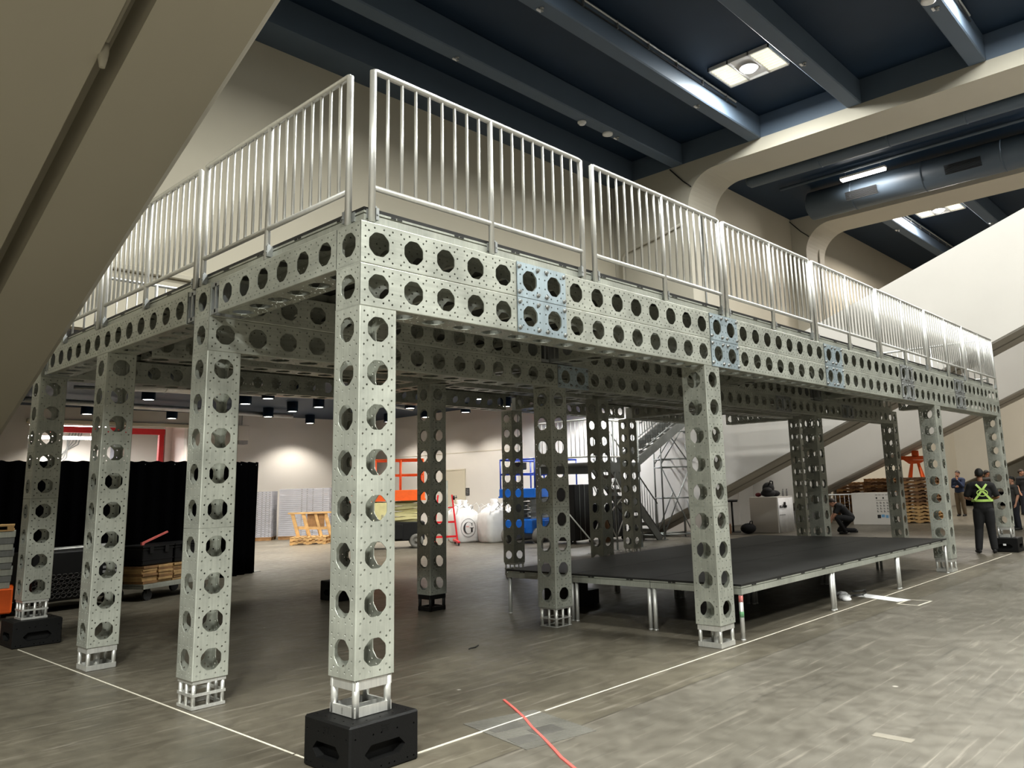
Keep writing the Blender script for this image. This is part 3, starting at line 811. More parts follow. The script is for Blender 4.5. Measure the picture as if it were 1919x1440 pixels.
# ---------------------------------------------------------------- concrete arches
AA, AB = 5.02, .4334                     # soffit z = AA - AB*y
def arch(x0, x1, lab, foot=True, top=(7.86,.37), ystart=-26, grooved=True):
    xm = (x0+x1)/2; g = .075; b = .05
    ye = AA/AB
    def sof(y): return AA-AB*y
    def tp(y): return top[0]-top[1]*y
    yk = 7.86
    prof = [(ystart,sof(ystart)),(ye,0)]
    back = [(yk+9.1,0),(yk+9.1,tp(yk)),(yk,tp(yk)),(ystart,tp(ystart))] if foot else [(ye+5,0),(ye+5,tp(yk)*.6),(yk,tp(yk)),(ystart,tp(ystart))]
    poly = prof + back
    q = MB()
    cut = [(ystart,sof(ystart)+b),(ye-.02,b)] + back      # outer edges are chamfered
    n = len(poly)
    for a, c, pa, pc in ((x0,x0+b,cut,poly),(x0+b,xm-g,poly,poly),(xm+g,x1-b,poly,poly),(x1-b,x1,poly,cut)):
        vs = [(a,u,w) for u,w in pa] + [(c,u,w) for u,w in pc]
        q.add(vs, [list(range(n))[::-1], list(range(n,2*n))] + [(i,(i+1)%n,n+(i+1)%n,n+i) for i in range(n)])
    inner = [(ystart,sof(ystart)+.34),(ye,.34)] + back
    q.prism(inner, 'x', xm-g-.001, xm+g+.001)
    return q
q = arch(-2.1,-.6,'',False); 
# bright chamfer strip along the hall-side edge is part of the casting
struct('concrete_arch', q, M['arch'])
q = MB(); q.tube([(-1.40,-10,AA+10*AB+.07),(-1.40,.88,AA-.88*AB+.07)], .02, 8); o = tag(obj('conduit_pipe', q, M['arch']), 'cream conduit pipe inside the groove of the near arch', 'pipe')
q = MB(); q.lathe([(.018,-.14),(.030,-.08),(.036,-.03),(.036,.04)], 10, (-1.40,.93,AA-.93*AB+.06), 'z'); obj('end_fitting', q, M['arch'], o)
struct('concrete_arch', arch(XA,XA+1.5,''), M['white'])  # same paint as the near arch; whiter colour stands in for stronger light
struct('concrete_arch', arch(26.75,28.3,'',False), M['white'])  # also whitened in colour where the hall light would brighten it
struct('concrete_arch', arch(46.2,47.9,'',False), M['arch'])

# ---------------------------------------------------------------- girder frames above the arches
def frame(x0, x1, yw, zt, ypier, zs, name):
    """pier on the wall turning through a rounded knee into a girder along -Y"""
    k = []
    r = 1.35
    for i in range(11):
        a = PI/2*i/10
        k.append((ypier - r + r*math.cos(a), zs - r + r*math.sin(a)))
    # outline in (y,z): wall side, up, along the top, back along soffit, knee, down
    poly = [(yw,ZL),(yw,zt),(-30,zt),(-30,zs)] + k[::-1] + [(ypier,ZL)]
    q = MB(); q.prism(poly, 'x', x0, x1); return q
def knee_frame(x0, x1, yw, zt, ypier, zs):
    q = MB(); r = 1.1; pts = []
    for i in range(13):
        a = PI*i/24                       # quarter turn from vertical pier face to horizontal soffit
        pts.append((ypier - r + r*math.cos(a), zs - r + r*math.sin(a)))
    # concave corner: pier face (y=ypier) meets soffit (z=zs); arc centre lies out in the open
    pts = [(ypier-r+r*math.sin(PI/2*i/12), 0) for i in range(0)]
    arc = [(ypier - r + r*math.cos(PI/2*i/12), zs - r + r*math.sin(PI/2*i/12)) for i in range(13)]
    poly = [(yw,ZL),(yw,zt),(-30,zt),(-30,zs)] + arc[::-1] + [(ypier,ZL)]
    q.prism(poly, 'x', x0, x1); return q
struct('concrete_frame', knee_frame(18.66,20.38,12.0,12.27,8.86,11.84), M['arch'])
struct('concrete_frame', knee_frame(26.85,28.6,9.1,12.27,8.5,11.84), M['arch'])
# upper part of the girders is painted blue-grey like the beams
q = MB(); q.box(18.66,-30,12.27,20.38,12,13.0); struct('ceiling_beam', q, M['navybeam'])
q = MB(); q.box(26.85,-30,12.27,28.6,9.1,13.2); struct('ceiling_beam', q, M['navybeam'])
# cable crossing the first knee and the second
for x0, x1, yp, zz, lb in ((18.64,20.4,8.86,11.84,'black cable draped over the first rounded girder knee'),(26.83,28.6,8.5,11.84,'black cable draped over the second rounded girder knee')):
    q = MB(); q.tube([(x0-.01,yp+.62,12.22),(x0-.01,yp+.13,11.66),(x0-.012,yp-.14,zz-.42),(x0+.03,yp-.15,zz-.445),(x0+.6,yp-.115,zz-.53),(x0+1.2,yp-.095,zz-.59),(x0+1.76,yp-.085,zz-.62)], .022, 6)
    tag(obj('draped_cable', q, M['cable']), lb, 'cable', 'draped cables')
# second bay: dropped navy ceiling, wall, ducts
q = MB(); q.box(20.38,-30,12.3,26.85,9.1,12.5); struct('ceiling_second', q, M['navy'])
q = MB(); q.box(20.38,9.1,ZL,26.85,9.4,13); struct('wall_second', q, M['paint'])
q = MB(); q.box(20.1,11.6,0,28.6,11.8,ZL); struct('wall_lower', q, M['white'])
for x in (21.6,22.9,24.2,25.5): 
    q = MB(); q.box(x,11.55,0,x+.22,11.6,ZL); struct('trim_4', q, M['white'])
q = MB(); q.box(20.1,9.4,ZL,28.6,11.8,ZL+.2); struct('ceiling_soffit', q, M['white'])
# third bay
q = MB(); q.box(28.6,-30,13.05,46.2,9.4,13.3); struct('ceiling_third', q, M['navy'])
for yc in (6.29,3.12,-.14,-3.25,-6.35):
    q = MB(); q.bev(28.6,yc-.22,12.3,46.2,yc+.22,13.05,.03); struct('ceiling_beam', q, M['navybeam'])
q = MB(); q.box(28.6,9.1,0,75,9.4,13.1); struct('wall_third', q, M['paint'])
q = MB(); q.box(74.8,-45,0,75,9.1,13); struct('wall_end', q, M['paint'])

def duct(name, x, z, r, y0, y1, label, mat, seams=(), vents=()):
    t = thing(name, label, 'duct', (x,0,z))
    q = MB(); q.lathe([(.001,y1),(r*.6,y1-.0),(r,y1-.12),(r,y0)], 20, (0,0,0), 'y')
    for s_ in seams: q.lathe([(r,s_-.03),(r+.012,s_-.02),(r+.012,s_+.02),(r,s_+.03)], 20, (0,0,0), 'y')
    obj('round_body', q, mat, t)
    for v in vents:
        q = MB()
        a0 = PI + .35
        c, s_ = math.cos(a0), math.sin(a0)
        for i in range(8):
            off = -.16+.04*i
            p = Vector((c*(r+.004)-s_*off, v-.55, s_*(r+.004)+c*off)); p2 = p.copy(); p2.y = v+.55
            q.bar(p, p2, .02, .02)
        obj('grille', q, M['void'], t)
    return t
duct('air_duct', 20.98, 11.95, .24, -30, 7.85, 'slim round duct running along the second bay ceiling beside the first girder', M['duct'], (5.2,3.0,.8))
duct('air_duct', 24.3, 11.68, .52, -30, 7.15, 'large round duct with dark grilles in front of the second girder', M['duct'], (5.4,3.0,.6), (5.0,1.7))
q = MB(); q.tube([(23.0,-30,12.15),(23.0,7.6,12.15)], .06, 8); tag(obj('ceiling_pipe', q, M['duct']), 'thin pipe under the second bay ceiling between the two ducts', 'pipe')

# ---------------------------------------------------------------- lamps
def panel_lamp(x, y, z, label, group):
    t = thing('ceiling_lamp', label, 'ceiling lamp', (x,y,z), 0, group)
    q = MB(); a, b = .64, .92
    for p in ((-a,-b,-a+.04,b),(a-.04,-b,a,b),(-a,-b,a,-b+.04),(-a,b-.04,a,b),(-a,-.33,a,-.29),(-a,.29,a,.33)): q.box(p[0],p[1],-.10,p[2],p[3],-.0)
    obj('frame', q, M['white'], t)
    for y0, y1 in ((-b+.04,-.33),(.33,b-.04)):
        q = MB(); q.box(-a+.04,y0,-.05,a-.04,y1,-.03)
        for i in range(9): q.box(-a+.06+i*.135,y0,-.07,-a+.075+i*.135,y1,-.05)
        obj('louvred_diffuser', q, M['diff'], t)
    q = MB(); q.lathe([(.05,-.03),(.24,-.09),(.26,-.10)], 18); q.box(-a+.04,-.29,-.028,a-.04,.29,-.012); obj('reflector', q, M['white'], t)
    q = MB(); q.ball((0,0,-.13), .20, .20, .07); obj('lit_lamp', q, M['hid'], t)
    return t
panel_lamp(15.63, 4.8, 12.99, 'square ceiling lamp with bright centre between the blue-grey beams above the structure', 'panel lamps')
panel_lamp(32.3, 4.8, 13.04, 'square ceiling lamp in the far bay, beyond the second white girder', 'panel lamps')
for x, y in ((15.63,-1.4),(5.5,4.8),(5.5,-1.4)):
    panel_lamp(x, y, 12.99, 'square ceiling lamp of the main bay, above the view', 'panel lamps above the view')
t = thing('batten_lamp', 'lit fluorescent batten on the dark ceiling between the two white girders', 'ceiling lamp', (23.3,4.7,11.95))
q = MB(); q.box(-.11,-.78,.03,.11,.78,.10); obj('housing', q, M['white'], t)
for yy in (-.6,.6):
    q = MB(); q.tube([(0,yy,.10),(0,yy,.35)], .01, 6); obj('hanger', q, M['steel'], t)
q = MB(); q.box(-.10,-.75,-.03,.10,.75,.03); obj('lit_diffuser', q, M['tube_on'], t)

# downlights hanging below the low ceiling
cans = [(6.28,25.35),(9.19,25.61),(6.27,20.15),(8.95,18.09),(11.53,21.2),(9.09,19.8),(11.8,23.42),(11.53,19.49),(14.61,25.2),(7.82,18.82),(8.82,16.38),(11.02,12.9),(14.51,14.69),(3.4,22.0),(3.2,17.2),(14.4,18.2),(14.5,21.6)]
added_cool_cans = [(16.6,13.0),(16.9,15.9),(13.2,12.9),(17.5,12.6)]  # extra downlights, added to brighten the white wall behind the stairs
added_wash_cans = [(17.1,18.3),(17.1,20.7),(17.1,23.2)]  # extra downlights, added to wash the side wall of the low bay
q = MB(); q.lathe([(.19,.35),(.19,.02),(.20,0),(.17,0),(.15,.03)], 18)
CAN = fixn(q.mesh('can', M['navy'])); q = MB(); q.lathe([(.001,.012),(.15,.012)], 18); LENS = fixn(q.mesh('lens', M['lens']))
for k, (x, y) in enumerate(cans+added_cool_cans+added_wash_cans):
    t = thing('downlight', 'round navy can downlight with lit lens under the dark low ceiling', 'downlight', (x,y,4.60), 0, 'low ceiling downlights')
    mobj('can', CAN, t); mobj('lit_lens', LENS, t)
for k, (p, qq, r) in enumerate((((2,22.6,4.72),(13,23.8,4.72),.09),((6.5,15.6,4.75),(15.5,19.5,4.75),.07),((4,19.2,4.72),(13.5,17.6,4.78),.05))):
    m = MB(); m.tube([p,qq], r, 12); tag(obj('ceiling_pipe', m, M['galv']), ('long grey pipe crossing the navy low ceiling, rearmost','grey pipe slanting under the navy low ceiling, middle one','thin grey pipe under the navy low ceiling, nearest')[k], 'pipe', 'low ceiling pipes')
t = thing('air_duct', 'fat grey duct under the low ceiling seen between the short side columns', 'duct', (5.2,16.6,4.66))
m = MB(); m.lathe([(.26,-1.2),(.26,1.6)], 18, (0,0,0), 'x'); m.lathe([(.27,.1),(.27,.14)], 18, (0,0,0), 'x'); obj('round_body', m, M['galv'], t)

# conduit runs, sprinklers and detectors on the beams
def tray(x0, x1, y, z, label):
    t = thing('conduit_run', label, 'conduit', (x0,y,z))
    q = MB(); q.tube([(0,0,0),(x1-x0,0,0)], .028, 8); obj('pipe', q, M['rail'], t)
    q = MB(); q.tube([(0,.0,-.16),(x1-x0,0,-.16)], .018, 6); obj('cable', q, M['cable'], t)
    for i in range(int((x1-x0)/1.3)):
        q = MB(); q.box(1.0+i*1.3,-.02,-.18,1.04+i*1.3,.02,.06); obj('bracket', q, M['steel'], t)
tray(9.0, 17.1, 6.03, 12.88, 'conduit and cable run along the lit face of a ceiling beam by the square lamp')
tray(13.4, 17.2, -.40, 12.86, 'conduit and cable run on the beam face at the top corner of the view')
tray(28.8, 44, 6.03, 12.9, 'conduit run on a beam of the far bay')
def sprink(x, y, lb):
    t = thing('sprinkler', lb, 'sprinkler', (x,y,12.25), 0, 'sprinkler heads')
    q = MB(); q.lathe([(.05,0),(.05,-.012),(.014,-.015),(.014,-.07),(.035,-.075),(.035,-.08)], 10); obj('head', q, M['steel'], t)
    q = MB(); q.box(-.07,.06,-.03,.07,.12,-.0); obj('tag_plate', q, M['whiteprint'], t)
for x, y, lb in ((8.88,6.3,'sprinkler head under the ceiling beam nearest above the near railing'),(8.91,9.2,'sprinkler head on the dark beam close to the back wall, above the railing'),(15.38,9.2,'sprinkler head on the dark beam next to the two round detectors'),(15.37,6.3,'sprinkler head on the beam beside the square lamp'),(15.34,3.1,'sprinkler head on the beam right of the square lamp'),(15.2,-.18,'sprinkler head on the beam at the top corner of the view'),(31.5,6.3,'sprinkler head on the first beam of the far bay'),(33.6,3.1,'sprinkler head on the second beam of the far bay')):
    sprink(x, y, lb)
q = MB(); q.lathe([(.13,0),(.13,-.04),(.09,-.05),(.09,-.09),(.05,-.11),(.001,-.11)], 16)
tag(obj('smoke_detector', q, M['whiteprint'], None, (13.79,9.3,12.25)), 'white stepped smoke detector under the dark ceiling beam', 'detector')
q = MB(); q.lathe([(.16,0),(.16,-.05),(.10,-.075),(.001,-.08)], 18); DET = fixn(q.mesh('round_detector', M['whiteprint']))
tag(mobj('round_detector', DET, None, (14.94,9.25,12.25)), 'flat white round detector next to the smoke detector', 'detector', 'flat round detectors')
tag(mobj('round_detector', DET, None, (14.75,-.12,12.25)), 'flat white round detector on the beam at the top corner of the view', 'detector', 'flat round detectors')
# pipe elbows on the pier behind the railing
tag(obj('wall_conduit', MB().tube([(18.6,11.6,5.0),(18.6,11.6,9.55),(18.6,11.45,9.75),(18.6,10.2,9.95),(18.6,9.1,10.2)], .05, 8), M['arch']), 'cream conduit climbing and turning across the pier behind the railing', 'conduit')
tag(obj('wall_conduit', MB().tube([(19.4,8.83,5.2),(19.4,8.83,10.6)], .03, 8), M['steel']), 'thin vertical pipe on the front of the rounded pier', 'conduit')
tag(obj('wall_conduit', MB().tube([(28.0,8.47,5.0),(28.0,8.47,11.1)], .04, 8), M['arch']), 'vertical conduit down the second rounded pier', 'conduit')
# ---------------------------------------------------------------- drape wall on the left
t = thing('drape_wall', 'long black drape wall closing off the area under the dock opening', 'curtain', (0,0,0))
def cloth(p0, p1, h, amp=.05, per=.28):
    q = MB(); p0 = Vector((*p0,0)); p1 = Vector((*p1,0)); L = (p1-p0).length; d = (p1-p0)/L; nrm = Vector((-d.y,d.x,0))
    n = int(L/.045); rows = [0,.5,1.2,1.9,h-.05,h]
    for iz, z in enumerate(rows):
        for i in range(n+1):
            s_ = i/n*L; a = amp*(1-.35*iz/len(rows))
            off = a*math.sin(2*PI*s_/per + .6*math.sin(s_*1.7)) + .3*a*math.sin(2*PI*s_/(per*.41)+z)
            p = p0+d*s_+nrm*off; q.v.append((p.x,p.y,z+(.012*math.sin(s_*23) if iz == 5 else 0)))
    for iz in range(5):
        for i in range(n):
            a = iz*(n+1)+i; q.f.append([a,a+1,a+n+2,a+n+1]); q.mi.append(0); q.sm.append(True)
    return q
for a, b in (((-6,12.55),(-2.4,12.55)),((-2.4,12.55),(1.4,12.55)),((1.4,12.55),(5.25,12.57)),((5.25,12.57),(6.08,13.0))):
    o = obj('drape_panel', cloth(a, b, 2.46), M['velour'], t)
    o.modifiers.new('thickness', 'SOLIDIFY').thickness = .006
q = MB(); q.tube([(-6,12.6,2.40),(5.25,12.62,2.40),(6.05,13.04,2.40)], .02, 6); obj('crossbar', q, M['steel'], t)
for x, y in ((-2.4,12.65),(1.4,12.65),(5.25,12.68),(6.05,13.08)):
    q = MB(); q.tube([(x,y,0),(x,y,2.40)], .025, 8); q.box(x-.2,y-.02,.0,x+.2,y+.2,.012); obj('upright', q, M['steel'], t)

# ---------------------------------------------------------------- orange cart with a stack of panels
t = thing('platform_cart', 'orange steel cart under the stack of framed metal decks, beside the rolling bin', 'cart', (-.22,10.38,0), -.25)
q = MB(); q.bev(-.95,-.45,.10,.95,.45,.46,.02); obj('body', q, M['orange'], t)
for x in (-.75,.75):
    for y in (-.36,.36):
        q = MB(); q.lathe([(.075,-.025),(.075,.025)], 14, (x,y,.075), 'y'); obj('wheel', q, M['rubber'], t)
for k in range(9):
    q = MB(); q.box(-.9,-.42,0,.9,.42,.03); q.box(-.9,-.42,.03,.9,-.38,.085); q.box(-.9,.38,.03,.9,.42,.085); q.box(-.9,-.38,.03,-.86,.38,.085); q.box(.86,-.38,.03,.9,.38,.085)
    o = obj('metal_deck', q, M['alu'] if k % 2 == 0 else M['steel'], None, (-.22+.01*(k%3), 10.38, .465+k*.092), (0,0,-.25))
    tag(o, 'framed metal deck in the stack on the orange cart, %s from the bottom' % (ORD+['eighth','ninth'])[k], 'metal deck', 'metal decks on the orange cart')
q = MB(); q.box(-.9,-.42,0,.9,.42,.022)
for x in (-.85,0,.85): q.box(x-.04,-.42,.022,x+.04,.42,.07)
q.box(-.9,-.42,.07,.9,.42,.09)
tag(obj('pallet', q, M['wood'], None, (-.22,10.38,.465+9*.092), (0,0,-.25)), 'pale wooden pallet top lying on the stack of metal panels', 'pallet')

# black rolling bin with tubes
t = thing('rolling_bin', 'black rolling bin with a mesh guard, behind the back corner column', 'cart', (1.50,10.5,0), .1)
q = MB(); q.bev(-.65,-.4,.16,.65,.4,.92,.02); obj('body', q, M['blackmetal'], t)
for x in (-.55,.55):
    for y in (-.3,.3):
        q = MB(); q.lathe([(.08,-.025),(.08,.025)], 14, (x,y,.08), 'y'); obj('wheel', q, M['rubber'], t)
q = MB()
for i in range(9):
    for j in range(5):
        x = -.6+i*.085+(.04 if j%2 else 0); z = .24+j*.075
        q.tube([(x+.04*math.cos(a),-.415,z+.035*math.sin(a)) for a in [k*PI/3 for k in range(7)]], .006, 4)
obj('mesh_guard', q, plain('dark_wire', (.05,.045,.04,1), .5), t)
q = MB()
for i in range(4): q.box(.40,-.408,.60-.07*i,.68,-.402,.64-.07*i)
obj('louvre', q, M['greyink'], t)
for k in range(4):
    q = MB(); q.tube([(-.6,-.2+.1*k,0),(.68,-.15+.1*k,.02)], .018, 8)
    tag(obj('metal_tube', q, M['rail'] if k % 2 == 0 else M['steel'], None, (1.50,10.5,.942), (0,0,.1)), 'one of four metal tubes lying on the black rolling bin', 'tube', 'tubes on the rolling bin')

# wheeled dolly with timber and black crates
ax = .39
t = thing('dolly', 'long aluminium dolly on casters carrying timber offcuts, in front of the drape', 'dolly', (2.75,10.55,0), ax)
q = MB()
for y in (-.38,.38): q.box(-.38,y-.03,.20,1.15,y+.03,.26)
for x in (-.35,.3,1.12): q.box(x-.03,-.35,.20,x+.03,.35,.25)
q.box(-.38,-.40,.26,1.15,.40,.275); obj('frame', q, M['alu'], t)
for x in (-.22,1.0):
    for y in (-.32,.32):
        q = MB(); q.lathe([(.09,-.025),(.09,.025)], 14, (x,y,.09), 'y'); q.box(x-.04,y-.035,.12,x+.04,y+.035,.20); obj('caster', q, M['rubber'], t)
def onx_(x, y, z): 
    c, s_ = math.cos(ax), math.sin(ax); return (2.75+x*c-y*s_, 10.55+x*s_+y*c, z)
kk = 0
for i, x in enumerate((-.20,.13,.46)):
    for k in range(7):
        q = MB(); q.bev(-.155,-.30,0,.155,.30,.040,.003)
        o = obj('timber_block', q, M['wood'] if (k+i) % 3 else M['wood2'], None, onx_(x+.006*R.uniform(-1,1), -.05+.02*R.uniform(-1,1), .278+k*.042), (0,0,ax+.03*R.uniform(-1,1)))
        tag(o, 'wooden plank offcut in the %s pile on the dolly, %s from the bottom' % (('left','middle','right')[i], ORD[k]), 'timber', 'timber offcuts on the dolly')
q = MB(); q.bev(-.12,-.3,0,.12,.3,.30,.01)
for x in (0,): q.lathe([(.09,-.302),(.09,-.298)], 12, (0,0,.15), 'y', 1)
tag(obj('metal_box', q, [M['alu'], M['void']], None, onx_(.80,-.05,.278), (0,0,ax)), 'grey perforated tube end standing on the dolly beside the timber', 'tube section')
for i, (x, w) in enumerate(((-.02,.33),(.70,.35))):
    tt = thing('black_crate', ('long black crate on the timber, left one','long black crate on the timber, right one')[i], 'crate', onx_(x,-.02,.582), ax, 'black crates on the dolly')
    q = MB(); q.bev(-w,-.3,0,w,.3,.30,.012); q.box(-w-.01,-.31,.255,w+.01,.31,.275); q.box(-w-.006,-.306,.08,w+.006,.306,.095); obj('body', q, M['blackplastic'], tt)
    q = MB(); q.box(-w-.012,-.312,.30,w+.012,.312,.33); obj('lid', q, M['blackplastic'], tt)
    for xx in (-w*.5, w*.5):
        q = MB(); q.box(xx-.04,-.325,.20,xx+.04,-.30,.31); obj('latch', q, M['blackmetal'], tt)
q = MB(); q.bar((-.27,0,.03),(.27,0,.20),.035,.03); q.box(-.29,-.02,0,-.24,.02,.05)
tag(obj('red_bar', q, M['redtape'], None, onx_(.10,-.1,.915), (0,0,ax)), 'orange-red bar leaning up from the black crates', 'bar')

# ---------------------------------------------------------------- wrapped stacks of grey panels and wooden trestles (far back)
wrap = bpy.data.materials.new('stretch_film'); wrap.use_nodes = True
b_ = wrap.node_tree.nodes['Principled BSDF']; b_.inputs['Base Color'].default_value = (.9,.9,.95,1); b_.inputs['Roughness'].default_value = .15; b_.inputs['Alpha'].default_value = .22
n_ = wrap.node_tree.nodes.new('ShaderNodeTexNoise'); n_.inputs['Scale'].default_value = 5; n_.inputs['Distortion'].default_value = 2; bp_ = wrap.node_tree.nodes.new('ShaderNodeBump'); bp_.inputs['Strength'].default_value = 1; bp_.inputs['Distance'].default_value = .05
wrap.node_tree.links.new(n_.outputs['Fac'], bp_.inputs['Height']); wrap.node_tree.links.new(bp_.outputs['Normal'], b_.inputs['Normal'])
def panel_stack(x, y, w, d, h, rz, label, cols, lay=.075):
    t = thing('panel_stack', label, 'panel stack', (x,y,0), rz, 'wrapped panel stacks')
    q = MB()
    for yy in (-d/2,0,d/2): q.cbox(0,yy*.9,.05,w,.09,.1)
    q.box(-w/2,-d/2,.1,w/2,d/2,.13); obj('pallet', q, M['wood2'], t)
    n = int((h-.13)/lay)
    for k in range(n):
        q = MB(); q.box(-w/2+.01,-d/2+.01,0,w/2-.01,d/2-.01,lay-.008)
        for c in cols:
            q.box(c-.018,-d/2+.004,.02,c+.018,-d/2+.011,lay-.03,1)
        o = obj('panel', q, [M['grey'], M['void']], t, (0,0,.13+k*lay))
    q = MB(); q.box(-w/2-.004,-d/2-.004,.12,w/2+.004,d/2+.004,.13+n*lay+.004); obj('stretch_film', q, wrap, t)['label'] = 'clear stretch film'
panel_stack(12.65,25.2,.9,1.0,1.92,-.7,'narrow wrapped stack of grey panels with rows of dark slots, beside the drape end',(-.36,-.22,-.08,.08,.22,.36))
panel_stack(14.05,24.35,1.9,1.1,1.98,-.7,'wide wrapped stack of grey panels against the far wall, behind the wooden trestles',(-.1,.1,.32,.7))
def pallet(name, label, x, y, z, rz, mat, group, w=1.2, d=1.0):
    t = thing(name, label, 'pallet', (x,y,z), rz, group)
    mobj('deck_boards', PAL[mat][0], t); mobj('bottom_boards', PAL[mat][2], t)
    for yy in (-.46,0,.46): mobj('stringer', PAL[mat][1], t, (0,yy*d,0))
    return t
PAL = {}
for k, mm in (('a','wood'),('b','wood2'),('c','wood3')):
    q = MB(); 
    for i in range(7): q.box(-.6+i*.183,-.5,.105,-.6+i*.183+.10,.5,.125)
    d0 = fixn(q.mesh('deck_boards', M[mm]))
    q = MB(); q.prism([(-.6,.02),(-.35,.02),(-.31,.055),(-.16,.055),(-.12,.02),(.12,.02),(.16,.055),(.31,.055),(.35,.02),(.6,.02),(.6,.105),(-.6,.105)], 'y', -.02, .02)
    d1 = fixn(q.mesh('stringer', M[mm]))
    q = MB()
    for x in (-.6,-.05,.5): q.box(x,-.5,.001,x+.1,.5,.02)
    d2 = fixn(q.mesh('bottom_boards', M[mm])); PAL[k] = (d0,d1,d2)
pallet('pallet', 'pale wooden pallet on the floor under the wooden trestles', 12.2,20.9,0,-.75,'a','trestle pallets'); pallet('pallet', 'pale wooden pallet stacked directly under the wooden trestles', 12.2,20.9,.128,-.75,'a','trestle pallets')
for k in range(2):
    t = thing('wooden_trestle', ('pale wooden trestle with slanting legs on the pallets, nearer one','pale wooden trestle with slanting legs on the pallets, farther one')[k], 'trestle', (12.1+.15*k,20.75+.32*k,.256), -.75, 'wooden trestles')
    for x in (-.62,-.25,.15,.5):
        q = MB(); q.bar((x+.22,0,0),(x,0,.78),.05,.09); obj('leg', q, M['wood'], t)
    q = MB(); q.bar((-.75,0,.80),(.75,0,.80),.09,.05); obj('top_rail', q, M['wood'], t)
    q = MB(); q.bar((-.4,0,.30),(.75,0,.26),.04,.09); obj('brace', q, M['wood'], t)
    q = MB(); q.box(-.1,.03,.3,.45,.05,.76); obj('panel', q, M['wood2'], t)

# ---------------------------------------------------------------- scissor lifts
def scissor_lift(label, x, y, rz, L, W, body, plat, rail, arm, zc0, zc1, zp0, zp1, ztop, wr, logo=None):
    t = thing('scissor_lift', label, 'scissor lift', (x,y,0), rz)
    q = MB(); q.bev(-L/2,-W/2+.16,zc0,L/2,W/2-.16,zc1,.03); q.box(-L/2-.10,-.3,zc0+.05,-L/2,.3,zc0+.18); ch = obj('chassis', q, body, t)
    for sx in (-1,1):
        for sy in (-1,1):
            q = MB(); q.lathe([(wr*.55,-.09),(wr*.95,-.09),(wr,-.06),(wr,.06),(wr*.95,.09),(wr*.55,.09),(wr*.5,.07),(wr*.2,.07),(wr*.2,.10),(.001,.10)] if sy > 0 else [(.001,-.10),(wr*.2,-.10),(wr*.2,-.07),(wr*.5,-.07),(wr*.55,-.09),(wr*.95,-.09),(wr,-.06),(wr,.06),(wr*.95,.09),(wr*.55,.09)], 20, (sx*(L/2-wr*1.2), sy*(W/2-.10), wr), 'y')
            obj('wheel', q, M['tyre'], t)
    n = max(2, int((zp0-zc1)/.13)); hs = (zp0-zc1)/n
    for i in range(n):
        z = zc1 + i*hs
        for sy in (-1,1):
            q = MB(); a = 1 if (i % 2 == 0) else -1
            q.bar((-L*.42,sy*W*.27,z+(.02 if a > 0 else hs-.02)),(L*.42,sy*W*.27,z+(hs-.02 if a > 0 else .02)),.05,.085)
            q.bar((-L*.42,sy*W*.20,z+(.02 if a < 0 else hs-.02)),(L*.42,sy*W*.20,z+(hs-.02 if a < 0 else .02)),.05,.085)
            for xx in (-L*.42,0,L*.42): q.lathe([(.03,-.05),(.03,.05)], 10, (xx, sy*W*.235, z+hs/2), 'y')
            obj('scissor_arm', q, arm, t)
    q = MB(); q.bev(-L/2,-W/2,zp0,L/2,W/2,zp1,.015); q.box(-L/2-.02,-W/2-.015,zp0+.0,L/2+.02,W/2+.015,zp0+.05); pf = obj('platform', q, plat, t)
    r = .025
    def rl(z): return [(-L/2+.05,-W/2+.03,z),(L/2-.05,-W/2+.03,z),(L/2-.05,W/2-.03,z),(-L/2+.05,W/2-.03,z),(-L/2+.05,-W/2+.03,z)]
    for z, nm in ((ztop,'top_rail'),((ztop+zp1)/2,'mid_rail')):
        q = MB(); q.tube(rl(z), r, 8); obj(nm, q, rail, t)
    for xx in (-L/2+.05,-L*.17,L*.17,L/2-.05):
        for sy in (-1,1):
            q = MB(); q.tube([(xx,sy*(W/2-.03),zp1),(xx,sy*(W/2-.03),ztop)], r, 8); obj('rail_post', q, rail, t)
    q = MB(); q.bev(-L/2+.06,-.2,ztop-.32,-L/2+.30,.15,ztop-.08,.02); q.lathe([(.015,0),(.015,.10),(.025,.13),(.001,.14)], 8, (-L/2+.18,-.05,ztop-.08)); obj('control_box', q, M['blackplastic'], t)
    q = MB(); q.bev(-L*.3,-W/2+.02,zc0+.06,L*.2,-W/2+.16,zc1-.06,.015); obj('battery_tray', q, body, t)
    return t, ch, pf
lo, ch, pf = scissor_lift('orange scissor lift with cream arms, behind the near and middle columns', 11.95,16.1,-.62,2.2,1.15,M['blackmetal'],M['orange'],M['orangerail'],M['cream'],.22,.78,1.42,1.74,2.66,.21)
q = MB(); q.bev(-.85,-.62,.82,.2,-.585,1.38,.01); obj('side_panel', q, M['cream'], lo)['label'] = 'cream side cover'
q = MB(); q.merge(text_mb('JLG', .13, .003), Matrix.Translation((-.1,-.63,.98)) @ Matrix.Rotation(PI/2,4,'X')); obj('lettering', q, M['greyink'], lo)
lb, ch, pf = scissor_lift('blue scissor lift standing in front of the white wall, beyond the low stage', 16.05,13.5,.19,2.7,1.35,M['blue'],M['blue'],M['bluedark'],M['steel'],.30,.74,1.40,1.68,2.58,.235)
q = MB(); q.merge(text_mb('E-DRIVE', .17, .003), Matrix.Translation((-.25,-.672,.60)) @ Matrix.Rotation(PI/2,4,'X')); obj('lettering', q, M['whiteprint'], lb)
q = MB(); q.merge(text_mb('Genie', .24, .003), Matrix.Translation((.72,-.70,1.55)) @ Matrix.Rotation(PI/2,4,'X')); obj('lettering', q, M['whiteprint'], lb)
